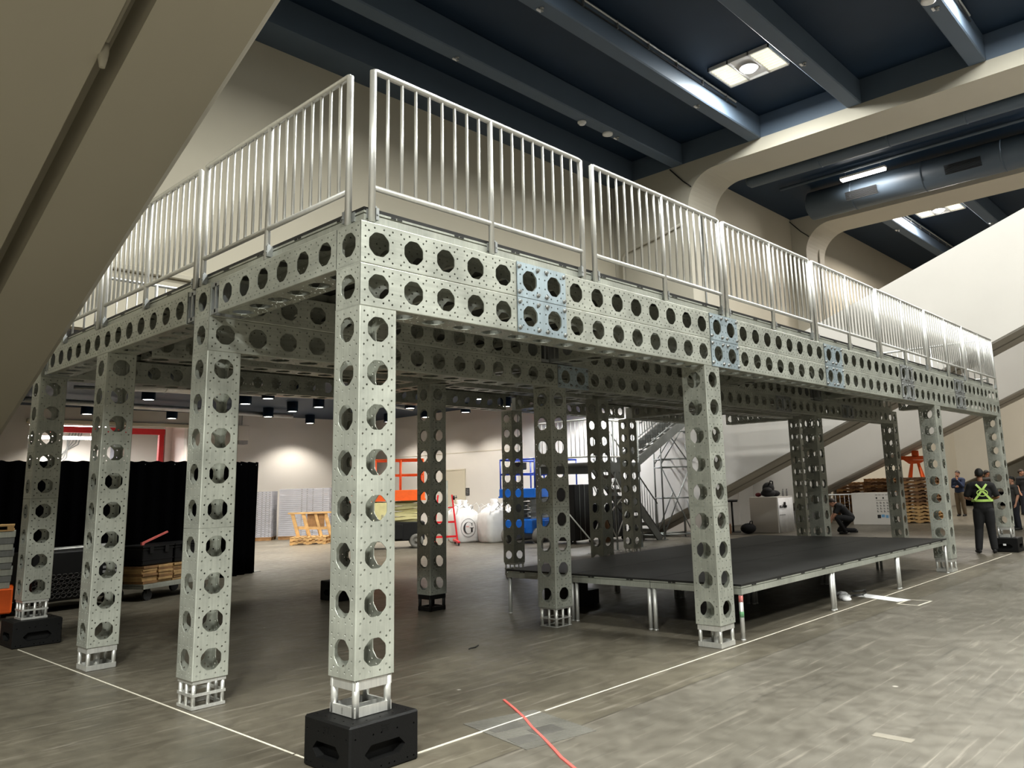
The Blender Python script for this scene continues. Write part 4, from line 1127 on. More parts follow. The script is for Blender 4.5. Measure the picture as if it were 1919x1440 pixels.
q = MB(); q.lathe([(.13,-.695),(.13,-.690),(.10,-.690),(.10,-.695)], 20, (.15,0,1.55), 'y', sx=1, sy=1); q.tube([(.09,-.694,1.60),(.15,-.694,1.63),(.21,-.694,1.58),(.15,-.694,1.50),(.08,-.694,1.54)], .014, 6); obj('round_logo', q, M['whiteprint'], lb)

# red material lift with grey mast
t = thing('material_lift', 'red hand-cranked material lift with a grey mast, left of the white bulk bags', 'material lift', (13.62,15.38,0), -.6)
q = MB(); q.box(-.09,-.06,.12,.09,.06,2.0); obj('mast', q, M['alu'], t)
for x in (-.35,.35):
    q = MB(); q.bar((x,-.75,.10),(x*.9,.35,.12),.07,.06); obj('base_leg', q, M['redlift'], t)
    for yy in (-.7,.3):
        q = MB(); q.lathe([(.06,-.02),(.06,.02)], 12, (x,yy,.06), 'x'); obj('caster', q, M['rubber'], t)
q = MB(); q.bar((.38,-.1,.1),(.22,.0,1.55),.05,.05); q.bar((-.38,-.1,.1),(-.22,0,1.55),.05,.05); q.bar((-.3,-.03,.7),(.3,-.03,.7),.05,.06); q.bar((-.36,-.05,.25),(.36,-.05,.25),.05,.06); q.bar((-.28,0,1.15),(.28,0,1.15),.04,.04); q.bar((-.3,-.05,.3),(0,-.03,.7),.03,.03)
obj('frame', q, M['redlift'], t)
q = MB(); q.lathe([(.07,-.03),(.07,.03)], 12, (.28,0,1.45), 'x'); q.tube([(.31,0,1.45),(.37,0,1.45),(.37,.12,1.52)], .012, 6); obj('winch', q, M['blackmetal'], t)

# ---------------------------------------------------------------- bulk bags
def bulk_bag(label, x, y, rz, seed, logo=False, h=1.02, w=.91):
    rr = random.Random(seed)
    t = thing('bulk_bag', label, 'bag', (x,y,0), rz, 'white bulk bags')
    q = MB(); n = 36; rows = [(0,.93),(.06,1.0),(.3,1.05),(.6,1.06),(.82,1.0),(.94,.86),(1.02,.62),(1.10,.34),(1.2,.16),(1.32,.22)]
    for z, k in rows:
        for i in range(n):
            a = 2*PI*i/n; c, s_ = math.cos(a), math.sin(a)
            p = 5 if z < .85 else 3
            rad = (abs(c)**p + abs(s_)**p)**(-1/p)*w/2*k
            wr = .012*math.sin(a*9+seed+z*3)+(.035*math.sin(a*14+seed*2) if z > .8 else 0)
            rad *= 1+wr*1.6
            q.v.append((rad*c, rad*s_, z*h+.012*math.sin(a*5+seed)))
    for r_ in range(len(rows)-1):
        for i in range(n):
            q.f.append([r_*n+i, r_*n+(i+1)%n, (r_+1)*n+(i+1)%n, (r_+1)*n+i]); q.mi.append(0); q.sm.append(True)
    q.f.append(list(range(n))[::-1]); q.mi.append(0); q.sm.append(False)
    q.f.append([(len(rows)-1)*n+i for i in range(n)]); q.mi.append(0); q.sm.append(True)
    obj('body', q, M['bag'], t)
    for sx in (-1,1):
        for sy in (-1,1):
            q = MB(); x0, y0 = sx*w*.40, sy*w*.40; hh = rr.uniform(.30,.42); tx, ty = rr.uniform(-.15,.15), rr.uniform(-.15,.15)
            pts = [Vector((x0,y0,h*.86)), Vector((x0*.95+tx*.4,y0*.95+ty*.4,h*.86+hh*.7)), Vector((x0*.6+tx,y0*.75+ty,h*.86+hh)), Vector((x0*.3+tx,y0*.6+ty,h*.86+hh*.75)), Vector((x0*.45,y0*.55,h*.93))]
            for a, b in zip(pts, pts[1:]): q.bar(a, b, .055, .010)
            obj('lifting_loop', q, M['bag'], t)
    if logo:
        q = MB(); yy = -w/2*1.075; cz = .47; n = 40
        def ring(a_, b_, dd):
            vs = []
            for i in range(n):
                a = 2*PI*i/n
                vs += [(a_*math.cos(a), yy-dd, cz+1.18*a_*math.sin(a)), (b_*math.cos(a), yy-dd, cz+1.18*b_*math.sin(a))]
            q.add(vs, [(2*i,2*((i+1)%n),2*((i+1)%n)+1,2*i+1) for i in range(n)])
        ring(.245,.253,.004); ring(.232,.236,.004)
        # letter G: arc of varying weight with a serif bar
        vs = []; m = 30
        for i in range(m+1):
            a = math.radians(38 + (322-38)*i/m); th = .018+.045*max(0,-math.cos(a))
            vs += [((.165)*math.cos(a), yy-.005, cz+.19*math.sin(a)), ((.165-th)*math.cos(a), yy-.005, cz+(.19-th*.5)*math.sin(a))]
        q.add(vs, [(2*i,2*i+2,2*i+3,2*i+1) for i in range(m)])
        for (a0,c0,a1,c1) in ((.085,-.14,.145,.0),(.045,-.012,.185,.006),(.112,.06,.135,.155)):
            q.add([(a0,yy-.005,cz+c0),(a1,yy-.005,cz+c0),(a1,yy-.005,cz+c1),(a0,yy-.005,cz+c1)], [(0,1,2,3)])
        obj('printed_letter', q, M['ink'], t)['label'] = 'black letter G in an oval'
        q = MB(); q.merge(text_mb('PSC', .07, .001), Matrix.Translation((-.02,yy-.006,cz+.04)) @ Matrix.Rotation(PI/2,4,'X')); obj('small_lettering', q, M['redink'], t)
bulk_bag('white bulk bag printed with a black letter G in an oval', 14.75,15.75,-.45,1,True)
bulk_bag('plain white bulk bag between the lettered bag and the blue lift', 15.08,14.64,-.30,2)
bulk_bag('white bulk bag in the second row, behind the lettered bag', 15.45,16.8,-.5,3)
bulk_bag('white bulk bag in the second row, behind the plain front bag', 16.25,15.92,-.3,4)
bulk_bag('white bulk bag at the wall end of the group, partly hidden by the blue lift', 16.24,14.80,.1,5,False,.98)

# ---------------------------------------------------------------- stair tower behind the structure
XL0, XL1, YA, YB_, ZLAND = 12.85, 15.1, 8.75, 10.5, 2.30
t = thing('stair_landing', 'scaffold stair landing with guard rails behind the low stage', 'landing', (0,0,0))
q = MB(); q.box(XL0,YA,ZLAND-.05,XL1,YB_,ZLAND); q.box(XL0,YA-.03,ZLAND-.26,XL1,YA,ZLAND-.0); q.box(XL0,YB_,ZLAND-.26,XL1,YB_+.03,ZLAND); obj('platform', q, M['steel'], t)
for x, y in ((XL0+.05,YA),(XL1-.05,YA),(XL0+.05,YB_),(XL1-.05,YB_),(13.95,YA),(13.95,YB_)):
    q = MB(); q.tube([(x,y,0),(x,y,ZLAND+1.15)], .028, 8); q.box(x-.08,y-.08,0,x+.08,y+.08,.01); obj('post', q, M['steel'], t)
for a, b in (((XL0+.05,YA,.3),(13.95,YA,1.9)),((13.95,YA,.3),(XL0+.05,YA,1.9)),((13.95,YA,.35),(XL1-.05,YA,1.9)),((XL1-.05,YA,.35),(13.95,YA,1.9)),((XL0+.05,YA,.3),(XL0+.05,YB_,1.9)),((XL1-.05,YB_,.3),(XL1-.05,YA,1.9))):
    q = MB(); q.tube([a,b], .018, 6); obj('brace', q, M['rail'], t)
for z in (ZLAND+.15,ZLAND+1.12):
    q = MB(); q.tube([(XL0+.05,YA,z),(XL1-.05,YA,z)], .024, 8); obj('guard_rail', q, M['rail'], t)
    q = MB(); q.tube([(XL0+.05,YB_,z),(XL0+.05,YA,z)], .024, 8); obj('guard_rail', q, M['rail'], t)
for k in range(17):
    x = XL0+.12+k*.125
    q = MB(); q.tube([(x,YA,ZLAND+.15),(x,YA,ZLAND+1.12)], .011, 6); obj('baluster', q, M['rail'], t)
for k in range(11):
    y = YA+.15+k*.15
    q = MB(); q.tube([(XL0+.05,y,ZLAND+.15),(XL0+.05,y,ZLAND+1.12)], .011, 6); obj('baluster', q, M['rail'], t)
def stairs(label, x0, z0, x1, z1, ya, yb, n, mat):
    t = thing('stair_flight', label, 'stairs', (0,0,0))
    for y in (ya, yb):
        q = MB(); q.bar((x0,y,z0),(x1,y,z1),.05,.24); obj('stringer', q, mat, t)
    for k in range(n):
        f = (k+.5)/n; x = x0+(x1-x0)*f; z = z0+(z1-z0)*f
        q = MB(); q.box(x-.14,ya+.03,z+.02,x+.14,yb-.03,z+.05)
        q.box(x-.14 if x1 < x0 else x-.14,ya+.03,z-.05,x-.125,yb-.03,z+.02)
        obj('tread', q, M['steel'], t)
    d = Vector((x1-x0,0,z1-z0)).normalized()
    for y in (ya, yb):
        for off, nm in ((1.0,'handrail'),(.22,'lower_rail')):
            q = MB(); q.tube([(x0+d.x*.15,y,z0+off+d.z*.15),(x1-d.x*.05,y,z1+off)], .021, 8); obj(nm, q, mat, t)
        m = int(abs(x1-x0)/.13)
        for k in range(m):
            f = (k+.8)/(m+.6); q = MB(); x = x0+(x1-x0)*f; z = z0+(z1-z0)*f
            q.tube([(x,y,z+.22),(x,y,z+1.0)], .011, 5); obj('baluster', q, mat, t)
    return t
stairs('lower stair flight coming down from the landing to the floor, on the far side', 17.55,.0,15.15,2.25,9.86,10.5,11,M['steel'])
stairs('upper stair flight climbing from the landing to the deck, seen from below', 15.15,2.35,17.9,3.7,8.8,9.55,8,M['steel'])
t = thing('scaffold_tower', 'cross-braced scaffold tower under the upper stair flight', 'scaffold', (0,0,0))
P_ = [(17.6,9.75),(18.35,9.2),(18.9,9.85),(18.15,10.4)]
for x, y in P_:
    q = MB(); q.tube([(x,y,.02),(x,y,3.7)], .026, 8); q.box(x-.08,y-.08,0,x+.08,y+.08,.012); obj('upright', q, M['steel'], t)
for z in (.15,1.25,2.2,2.45,3.3):
    for (a, b) in ((0,1),(1,2),(2,3),(3,0)):
        q = MB(); q.tube([(*P_[a],z),(*P_[b],z)], .022, 8); obj('ledger', q, M['steel'], t)
for z0, z1 in ((.15,2.2),(2.3,3.65)):
    for (a, b) in ((0,1),(1,0),(3,2),(1,2)):
        q = MB(); q.tube([(*P_[a],z0),(*P_[b],z1)], .020, 8); obj('brace', q, M['steel'], t)
# boxes under the landing
for i, (x, y, w, d, h, rz, lb) in enumerate(((15.55,11.7,1.1,.9,1.75,.15,'tall dark equipment case under the stair landing'),(17.0,11.55,1.0,.9,1.15,.1,'low dark equipment case beside the lower stair flight'))):
    t = thing('equipment_case', lb, 'case', (x,y,0), rz, 'dark equipment cases')
    q = MB(); q.bev(-w/2,-d/2,.10,w/2,d/2,h,.02); obj('body', q, M['blackmetal'], t)
    for xx in (-w*.25,0,w*.25):
        q = MB(); q.box(xx-.012,-d/2-.012,.12,xx+.012,-d/2,h-.02); obj('edge_strip', q, M['steel'], t)
    for sx in (-1,1):
        for sy in (-1,1):
            q = MB(); q.lathe([(.05,-.02),(.05,.02)], 10, (sx*(w/2-.1),sy*(d/2-.1),.05), 'x'); obj('caster', q, M['rubber'], t)
q = MB(); q.prism([(-.3,0),(.3,0),(.3,.45),(.12,.72),(-.3,.75)], 'y', -.01, .01)
tag(obj('plywood_sheet', q, M['brown'], None, (16.15,10.95,0), (0,0,.1)), 'brown plywood offcut leaning by the lower stair flight', 'board')

# ---------------------------------------------------------------- counters and things by the far arches
def counter(label, x, y, sx, sy, h, prints):
    t = thing('counter', label, 'counter', (x,y,0), 0, 'white counters')
    q = MB(); q.bev(0,0,0,sx,sy,h,.012); obj('body', q, M['white'], t)
    return t
t = counter('white counter with a printed banner, black bag and bottles on top', 21.17,7.75,1.15,1.0,1.16,0)
q = MB(); n = 14
for i in range(n+1):
    xx = .04+1.07*i/n; q.v.append((xx,-.012-.010*math.sin(i*1.3),.03)); q.v.append((xx,-.008,1.12))
for i in range(n): q.f.append([2*i,2*i+2,2*i+3,2*i+1]); q.mi.append(0); q.sm.append(True)
bn = obj('banner', q, M['whiteprint'], t); bn.modifiers.new('thickness','SOLIDIFY').thickness = .003; bn['label'] = 'white cloth banner with grey print'
q = MB(); rr = random.Random(3)
for i in range(7):
    w = .05+.03*rr.random(); xx = .12+.075*i; q.box(xx,-.026,.80,xx+w*.8,-.022,.84+.07*rr.random())
q.box(.42,-.026,.80,.56,-.022,.98)
obj('print', q, M['ink'], bn)
q = MB()
for i in range(9): q.box(.10+.045*i,-.026,.56,.13+.045*i,-.022,.585+.012*(i%2))
obj('small_print', q, M['greyink'], bn)
q = MB()
for (cx, cy, cz, rx, ry, rz_) in ((.38,.4,.12,.34,.22,.13),(.45,.42,.28,.26,.18,.20),(.25,.36,.20,.2,.16,.12),(.68,.35,.10,.24,.2,.11)): q.ball((cx,cy,cz), rx, ry, rz_, 12, 8)
b1 = tag(obj('duffel_bag', q, M['blackcloth'], None, (21.2,7.85,1.155)), 'big black duffel bag heaped on the white banner counter', 'bag')
q = MB(); q.tube([(.25,.3,.38),(.35,.28,.52),(.55,.3,.5),(.62,.33,.34)], .02, 6); obj('strap', q, M['blackcloth'], b1)
q = MB(); q.ball((0,0,.07), .12,.10,.07, 10, 6); tag(obj('red_bag', q, plain('dark_red_cloth', (.12,.012,.016,1), .8), None, (21.45,8.55,1.16)), 'small dark red bag next to the black duffel on the counter', 'bag')
for i, (x, y) in enumerate(((22.05,7.95),(22.22,7.9))):
    tb = thing('bottle', ('water bottle on the banner counter, nearer the duffel bag','water bottle on the banner counter, at its outer end')[i], 'bottle', (x,y,1.16), 0, 'bottles on the counter')
    q = MB(); q.lathe([(.034,0),(.036,.02),(.036,.15),(.016,.20),(.014,.215)], 12); obj('body', q, M['greyink'], tb)
    q = MB(); q.lathe([(.017,.212),(.017,.235),(.001,.235)], 10); obj('cap', q, M['ink'], tb)
t = thing('bar_table', 'black narrow table on two thin legs, left of the banner counter', 'table', (21.4,9.55,0), .5)
q = MB(); q.box(-.75,-.2,1.02,.75,.2,1.07); obj('top', q, M['blackmetal'], t)
for x in (-.05,.2):
    q = MB(); q.tube([(x,0,.01),(x,0,1.02)], .03, 8); obj('leg', q, M['blackmetal'], t)
q = MB(); q.box(-.35,-.25,0,.5,.25,.015); obj('foot', q, M['blackmetal'], t)
q = MB(); q.bev(-.2,-.15,0,.2,.15,.32,.01); tag(obj('cardboard_box', q, M['brown'], None, (20.5,9.3,0), (0,0,.4)), 'small brown cardboard box on the floor behind the low stage', 'box')
q = MB(); q.ball((0,0,.17), .30,.24,.17, 14, 8); o = tag(obj('black_bag', q, M['blackcloth'], None, (20.75,8.62,0)), 'round black bag on the floor beside the banner counter', 'bag')
q = MB(); q.tube([(-.12,-.1,.30),(-.06,-.12,.40),(.08,-.12,.40),(.12,-.1,.3)], .015, 6); obj('strap', q, M['blackcloth'], o)

t = counter('white cabinet printed with a grid of small icons, in front of the pallets', 26.2,5.9,.7,1.42,1.14,0)
q = MB()
def pr(y, z, w, h): q.box(-.004, y-w/2, z-h/2, -.0005, y+w/2, z+h/2)
for j in range(5):
    y = .50-.12*j
    pr(y,1.06,.09,.015); pr(y,.95,.05,.06) if j%2 == 0 else None
    for r_ in range(4):
        pr(y, .78-.1*r_, .022, .07 if (r_+j)%2 else .05); pr(y-.035, .77-.1*r_, .012, .05)
pr(.25,.87,.55,.01)
pr(.46,.30,.12,.12); obj('icon_grid', q, M['ink'], t)
q = MB(); pr(.32,.32,.12,.10); pr(.18,.30,.10,.10); pr(.06,.30,.08,.08); obj('blue_icons', q, M['blueink'], t)

# pallet stacks
STK = [(28.05,5.45,13,.05,'nearest the orange trestle'),(29.3,7.2,13,-.06,'behind the printed cabinet'),(29.4,8.43,12,.04,'against the far wall')]
for si, (x, y, n, rz, nm) in enumerate(STK):
    for k in range(n):
        mt = ('c','b','c','b')[(k*7+si) % 4] if (k > 4 or si) else 'a'
        pallet('pallet', 'wooden pallet in the stack %s, %s' % (nm, 'bottom one' if k == 0 else ('top one' if k == n-1 else '%d above the bottom one' % k)), x+R.uniform(-.02,.02), y+R.uniform(-.02,.02), k*.1265, rz+PI/2+R.uniform(-.03,.03), mt, 'pallets '+nm)
t = thing('steel_trestle', 'orange steel trestle standing on top of a pallet stack', 'trestle', (27.95,5.55,13*.1265), PI/2)
q = MB(); q.bar((-.55,0,.70),(.95,0,.74),.12,.14); q.prism([(-.45,.62),(-.2,.5),(.15,.5),(.35,.66)], 'y', -.05, .05); q.box(-.2,-.06,.76,.02,.06,.98); obj('top_beam', q, M['orange'], t)
for a, b in (((-.28,-.1,0),(-.15,0,.6)),((-.28,.1,0),(-.15,0,.6)),((.18,-.1,0),(.05,0,.6)),((.18,.1,0),(.05,0,.6))):
    q = MB(); q.bar(a, b, .07, .07); obj('leg', q, M['orange'], t)
t = thing('crowd_barrier', 'white steel crowd barrier in front of the pallet stacks', 'barrier', (26.9,8.3,0), -1.1)
q = MB(); q.tube([(-1.0,0,.12),(-1.0,0,.9),(-.88,0,1.08),(.88,0,1.08),(1.0,0,.9),(1.0,0,.12)], .022, 8); q.tube([(-1.0,0,.2),(1.0,0,.2)], .018, 8); obj('frame', q, M['whiteprint'], t)
for k in range(12):
    q = MB(); q.tube([(-.88+.16*k,0,.2),(-.88+.16*k,0,1.08)], .009, 6); obj('bar', q, M['whiteprint'], t)
for x in (-.7,.7):
    q = MB(); q.bar((x,-.25,.02),(x,.25,.02),.06,.02); q.bar((x,0,.02),(x,0,.2),.04,.04); obj('foot', q, M['steel'], t)
# dark draped tables far behind the people
for k, (x, y, w) in enumerate(((44.5,6.9,3.2),(44.6,1.5,3.0))):
    t = thing('draped_table', ('black draped table in front of the far wall, between two men','black draped table far behind the end column')[k], 'table', (x,y,0), PI/2, 'black draped tables')
    q = MB(); q.box(-w/2,-.35,.70,w/2,.35,.74); obj('top', q, M['blackmetal'], t)
    q = MB(); q.box(-w/2+.01,-.34,.02,w/2-.01,.34,.70); obj('skirt', q, M['velour'], t)
# ---------------------------------------------------------------- people
def eval_mesh(o):
    dg = bpy.context.evaluated_depsgraph_get(); dg.update()
    return bpy.data.meshes.new_from_object(o.evaluated_get(dg))
def skin_geo(pts, edges, root=0, sub=1):
    """limbs and trunk as overlapping closed lofts, later fused into one continuous skin"""
    q = MB(); n = 16
    rr = [(r if isinstance(r, tuple) else (r, r)) for p, r in pts]
    for i, j in edges:
        p, k = Vector(pts[i][0]), Vector(pts[j][0]); t = (k-p).normalized()
        a = Vector((1,0,0)); a = (a - t*a.dot(t))
        if a.length < .2: a = Vector((0,1,0)) - t*t.y
        a.normalize(); b = t.cross(a)
        vs = []; m = 5
        for s_ in range(m+1):
            f = s_/m; g = f*f*(3-2*f)*.5+f*.5
            rx = rr[i][0]*(1-g)+rr[j][0]*g; ry = rr[i][1]*(1-g)+rr[j][1]*g; c = p*(1-f)+k*f
            for w in range(n):
                an = 2*PI*w/n; vs.append(c + a*math.cos(an)*rx + b*math.sin(an)*ry)
        fs = [(s_*n+w, s_*n+(w+1)%n, (s_+1)*n+(w+1)%n, (s_+1)*n+w) for s_ in range(m) for w in range(n)]
        fs += [list(range(n))[::-1], [m*n+w for w in range(n)]]
        q.add(vs, fs, 0, True)
    for (p, r), (rx, ry) in zip(pts, rr):
        q.ball(p, rx*.98, ry*.98, min(rx,ry)*.8, 16, 10)
    return q
def fuse(q, voxel, mat, name, smooth=2):
    me = fixn(q.mesh('tmp', mat)); o = bpy.data.objects.new('tmp', me); COL.objects.link(o)
    rm = o.modifiers.new('r', 'REMESH'); rm.mode = 'VOXEL'; rm.voxel_size = voxel; rm.use_smooth_shade = True
    if smooth:
        s_ = o.modifiers.new('m', 'SMOOTH'); s_.iterations = smooth; s_.factor = .5
    m2 = eval_mesh(o); m2.name = name
    bpy.data.objects.remove(o); bpy.data.meshes.remove(me)
    if not m2.materials: m2.materials.append(mat)
    return m2
def lerp(a, b, f): return Vector(a)*(1-f)+Vector(b)*f
def person(label, x, y, rz, J, mats, H=1.76, name='person', hair='short', tee=True, harness=False, slim=1.0, beard=False):
    """J: joint positions in metres for a 1.76 m figure facing local -Y"""
    t = thing('person', label, 'person', (x,y,0), rz)
    s = H/1.76; t.scale = (s,s,s)
    j = {k: Vector(v) for k, v in J.items() if isinstance(v, tuple)}
    hd = j['head']; nk = j['neck']; ch = j['chest']; pv = j['pelvis']
    # --- body
    pts = []; ed = []; idx = {}
    def P(k, p, r, par=None):
        idx[k] = len(pts); pts.append((tuple(p), r))
        if par is not None: ed.append((idx[par], idx[k]))
    P('pv', pv, (.150*slim,.105*slim))
    P('w', lerp(pv,ch,.45), (.135*slim,.095*slim), 'pv'); P('ch', ch, (.160*slim,.110*slim), 'w'); P('uc', lerp(ch,nk,.6), (.125*slim,.085*slim), 'ch'); P('nk', nk, (.056,.058), 'uc'); P('hd0', lerp(nk,hd,.55), (.055,.058), 'nk')
    for sd in 'LR':
        P('sh'+sd, j['sh'+sd], .062*slim, 'uc'); P('ua'+sd, lerp(j['sh'+sd],j['el'+sd],.5), .048*slim, 'sh'+sd); P('el'+sd, j['el'+sd], .040, 'ua'+sd); P('fa'+sd, lerp(j['el'+sd],j['wr'+sd],.35), .040, 'el'+sd); P('wr'+sd, j['wr'+sd], .026, 'fa'+sd)
        P('hp'+sd, j['hp'+sd], .088*slim, 'pv'); P('th'+sd, lerp(j['hp'+sd],j['kn'+sd],.45), .080*slim, 'hp'+sd); P('kn'+sd, j['kn'+sd], .056, 'th'+sd); P('ca'+sd, lerp(j['kn'+sd],j['an'+sd],.35), .056, 'kn'+sd); P('an'+sd, j['an'+sd], .037, 'ca'+sd)
    q = skin_geo(pts, ed)
    # head: skull, jaw, nose, ears
    yaw = J.get('yaw', 0); pit = J.get('pitch', 0)
    HM = Matrix.Translation(hd) @ Matrix.Rotation(yaw,4,'Z') @ Matrix.Rotation(pit,4,'X')
    hm = MB(); hm.ball((0,.008,.035), .076,.096,.098, 18, 12); hm.ball((0,-.022,-.035), .058,.066,.072, 14, 10); hm.ball((0,-.055,-.085), .030,.030,.024, 10, 7)
    hm.ball((0,-.098,-.004), .013,.020,.024, 10, 7); hm.ball((0,-.090,.020), .010,.012,.030, 8, 6)
    for sx in (-1,1): hm.ball((sx*.078,.010,.0), .010,.020,.032, 8, 8); hm.ball((sx*.035,-.072,-.012), .024,.016,.016, 8, 6)
    hm.ball((0,-.086,-.052), .024,.012,.010, 10, 6)
    q.merge(hm, HM)
    # hands
    for sd in 'LR':
        w = j['wr'+sd]; e = j['el'+sd]; d = (w-e).normalized()
        hdir = Vector(J['hand'+sd]).normalized() if 'hand'+sd in J else d
        side = hdir.cross(Vector((0,1,0)) if abs(hdir.y) < .8 else Vector((1,0,0))).normalized(); nrm = side.cross(hdir).normalized()
        if sd == 'L': side = -side
        pm = w+hdir*.055
        q.tube([w-d*.02, w+hdir*.02, pm, w+hdir*.095], [.026,.030,.034,.030], 10)
        for fi in range(4):
            o = side*(.027-.018*fi); ln = (.070,.082,.076,.058)[fi]; c = J.get('curl',.5)
            b0 = w+hdir*.085+o; b1 = b0+hdir*ln*.45-nrm*ln*.12*c; b2 = b1+(hdir*(1-.6*c)-nrm*c*.7).normalized()*ln*.33; b3 = b2+(hdir*(1-c)-nrm*c).normalized()*ln*.25
            q.tube([b0-hdir*.02,b0,b1,b2,b3], [.0095,.0095,.0088,.008,.0065], 8)
        th0 = w+hdir*.035+side*.024
        q.tube([th0, th0+side*.020+hdir*.022-nrm*.006, th0+side*.026+hdir*.052-nrm*.014, th0+side*.022+hdir*.070-nrm*.018], [.013,.0115,.010,.007], 8)
    body = mobj('body', fuse(q, .0085, mats['skin'], 'body', 1), t)
    # eyes, mouth
    q = MB()
    for sx in (-1,1): q.ball((sx*.031,-.080,.012), .011,.008,.007, 8, 6)
    q2 = MB(); q2.merge(q, HM); obj('eyes', q2, M['ink'], body)
    # --- hair
    q = MB(); n, m = 18, 10
    cut = {'short': .02, 'long': -.05, 'bald': .07}[hair]
    vs = []
    for i in range(m+1):
        ph = PI*i/m
        for k in range(n):
            a = 2*PI*k/n; X, Y, Z = math.sin(ph)*math.cos(a), math.sin(ph)*math.sin(a), math.cos(ph)
            low = (cut - .085*max(0,Y) + .065*max(0,-Y))
            z = max(.036+.112*Z, low)
            kx = .088 if z > low else .081
            bump = 1+.05*math.sin(a*7+i)*math.sin(i*1.7)
            vs.append((kx*X*bump, .010+.108*Y*bump, z))
    hq = MB(); hq.add(vs, [(i*n+k, i*n+(k+1)%n, (i+1)*n+(k+1)%n, (i+1)*n+k) for i in range(m) for k in range(n)], 0, True)
    q.merge(hq, HM); obj('hair', q, mats['hair'], t)
    if beard:
        bq = MB(); bq.ball((0,-.050,-.075), .055,.050,.036, 12, 8); q = MB(); q.merge(bq, HM); obj('beard', q, mats['hair'], t)
    # --- shirt
    pts.clear(); ed.clear(); idx.clear(); g = .016
    P('pv', lerp(pv,ch,-.06), (.170*slim,.130*slim)); P('w', lerp(pv,ch,.45), (.158*slim,.120*slim), 'pv'); P('ch', ch, (.180*slim,.130*slim), 'w'); P('uc', lerp(ch,nk,.6), (.140*slim,.100*slim), 'ch'); P('nk', lerp(ch,nk,.93), (.072,.074), 'uc')
    for sd in 'LR':
        P('sh'+sd, j['sh'+sd], .080*slim, 'uc'); e = j['el'+sd]
        P('ua'+sd, lerp(j['sh'+sd],e,.45), .068*slim, 'sh'+sd)
        if tee: P('sl'+sd, lerp(j['sh'+sd],e,.80), .064*slim, 'ua'+sd)
        else:
            P('sl'+sd, e, .055, 'ua'+sd); P('s2'+sd, lerp(e,j['wr'+sd],.5), .050, 'sl'+sd); P('s3'+sd, lerp(e,j['wr'+sd],.93), .037, 's2'+sd)
    shirt = mobj('shirt', fuse(skin_geo(pts, ed), .011, mats['shirt'], 'shirt', 2), t)
    # --- trousers
    pts.clear(); ed.clear(); idx.clear()
    P('pv', lerp(pv,ch,.16), (.158*slim,.120*slim)); P('b', pv+Vector((0,0,-.02)), (.150*slim,.120*slim), 'pv')
    for sd in 'LR':
        P('hp'+sd, j['hp'+sd]+Vector((0,0,-.02)), .104*slim, 'b'); P('th'+sd, lerp(j['hp'+sd],j['kn'+sd],.5), .098*slim, 'hp'+sd); P('kn'+sd, j['kn'+sd], .080*slim, 'th'+sd); P('ca'+sd, lerp(j['kn'+sd],j['an'+sd],.45), .074*slim, 'kn'+sd); P('an'+sd, lerp(j['kn'+sd],j['an'+sd],.97), .064*slim, 'ca'+sd)
    mobj('trousers', fuse(skin_geo(pts, ed), .011, mats['pants'], 'trousers', 2), t)
    # --- shoes
    for sd in 'LR':
        a = j['an'+sd]; tdir = Vector(J.get('toe'+sd, (0,-1,0))).normalized(); sdv = Vector((-tdir.y,tdir.x,0))
        q = MB(); q.ball((0,0,0), .045,.05,.05, 12, 8); qq = MB()
        base = Vector((a.x,a.y,max(.0,a.z-.085)))
        qq.tube([base-tdir*.075+Vector((0,0,.040)), base-tdir*.04+Vector((0,0,.046)), base+tdir*.05+Vector((0,0,.042)), base+tdir*.13+Vector((0,0,.034)), base+tdir*.175+Vector((0,0,.028))], [.030,.042,.044,.040,.022], 12)
        qq.tube([base+Vector((0,0,.04)), a+Vector((0,0,.01))], [.042,.044], 12)
        me = fuse(qq, .012, mats['shoe'], 'shoe', 1)
        for v in me.vertices:
            if v.co.z < base.z+.004: v.co.z = base.z+.004
        mobj('shoe', me, t)
    return t, j, shirt
def stand(**k):
    d = dict(pelvis=(0,0,.96), chest=(0,.0,1.27), neck=(0,.005,1.47), head=(0,-.015,1.62),
        shL=(.185,0,1.40), elL=(.235,.03,1.12), wrL=(.23,-.05,.88), shR=(-.185,0,1.40), elR=(-.235,.03,1.12), wrR=(-.23,-.05,.88),
        hpL=(.095,0,.90), knL=(.105,-.02,.50), anL=(.115,.02,.09), hpR=(-.095,0,.90), knR=(-.105,-.02,.50), anR=(-.115,.02,.09), curl=.55)
    d.update(k); return d
def dmats(shirt, pants, skin='skin', hair='hair'): return dict(skin=M[skin], hair=M[hair], shirt=M[shirt], pants=M[pants], shoe=M['shoe'])
CAMXY = Vector((-3.033,-4.508))
def face_away(x, y, extra=0):
    d = Vector((x,y))-CAMXY; return math.atan2(d.y, d.x)+PI/2+extra      # local -Y points along d
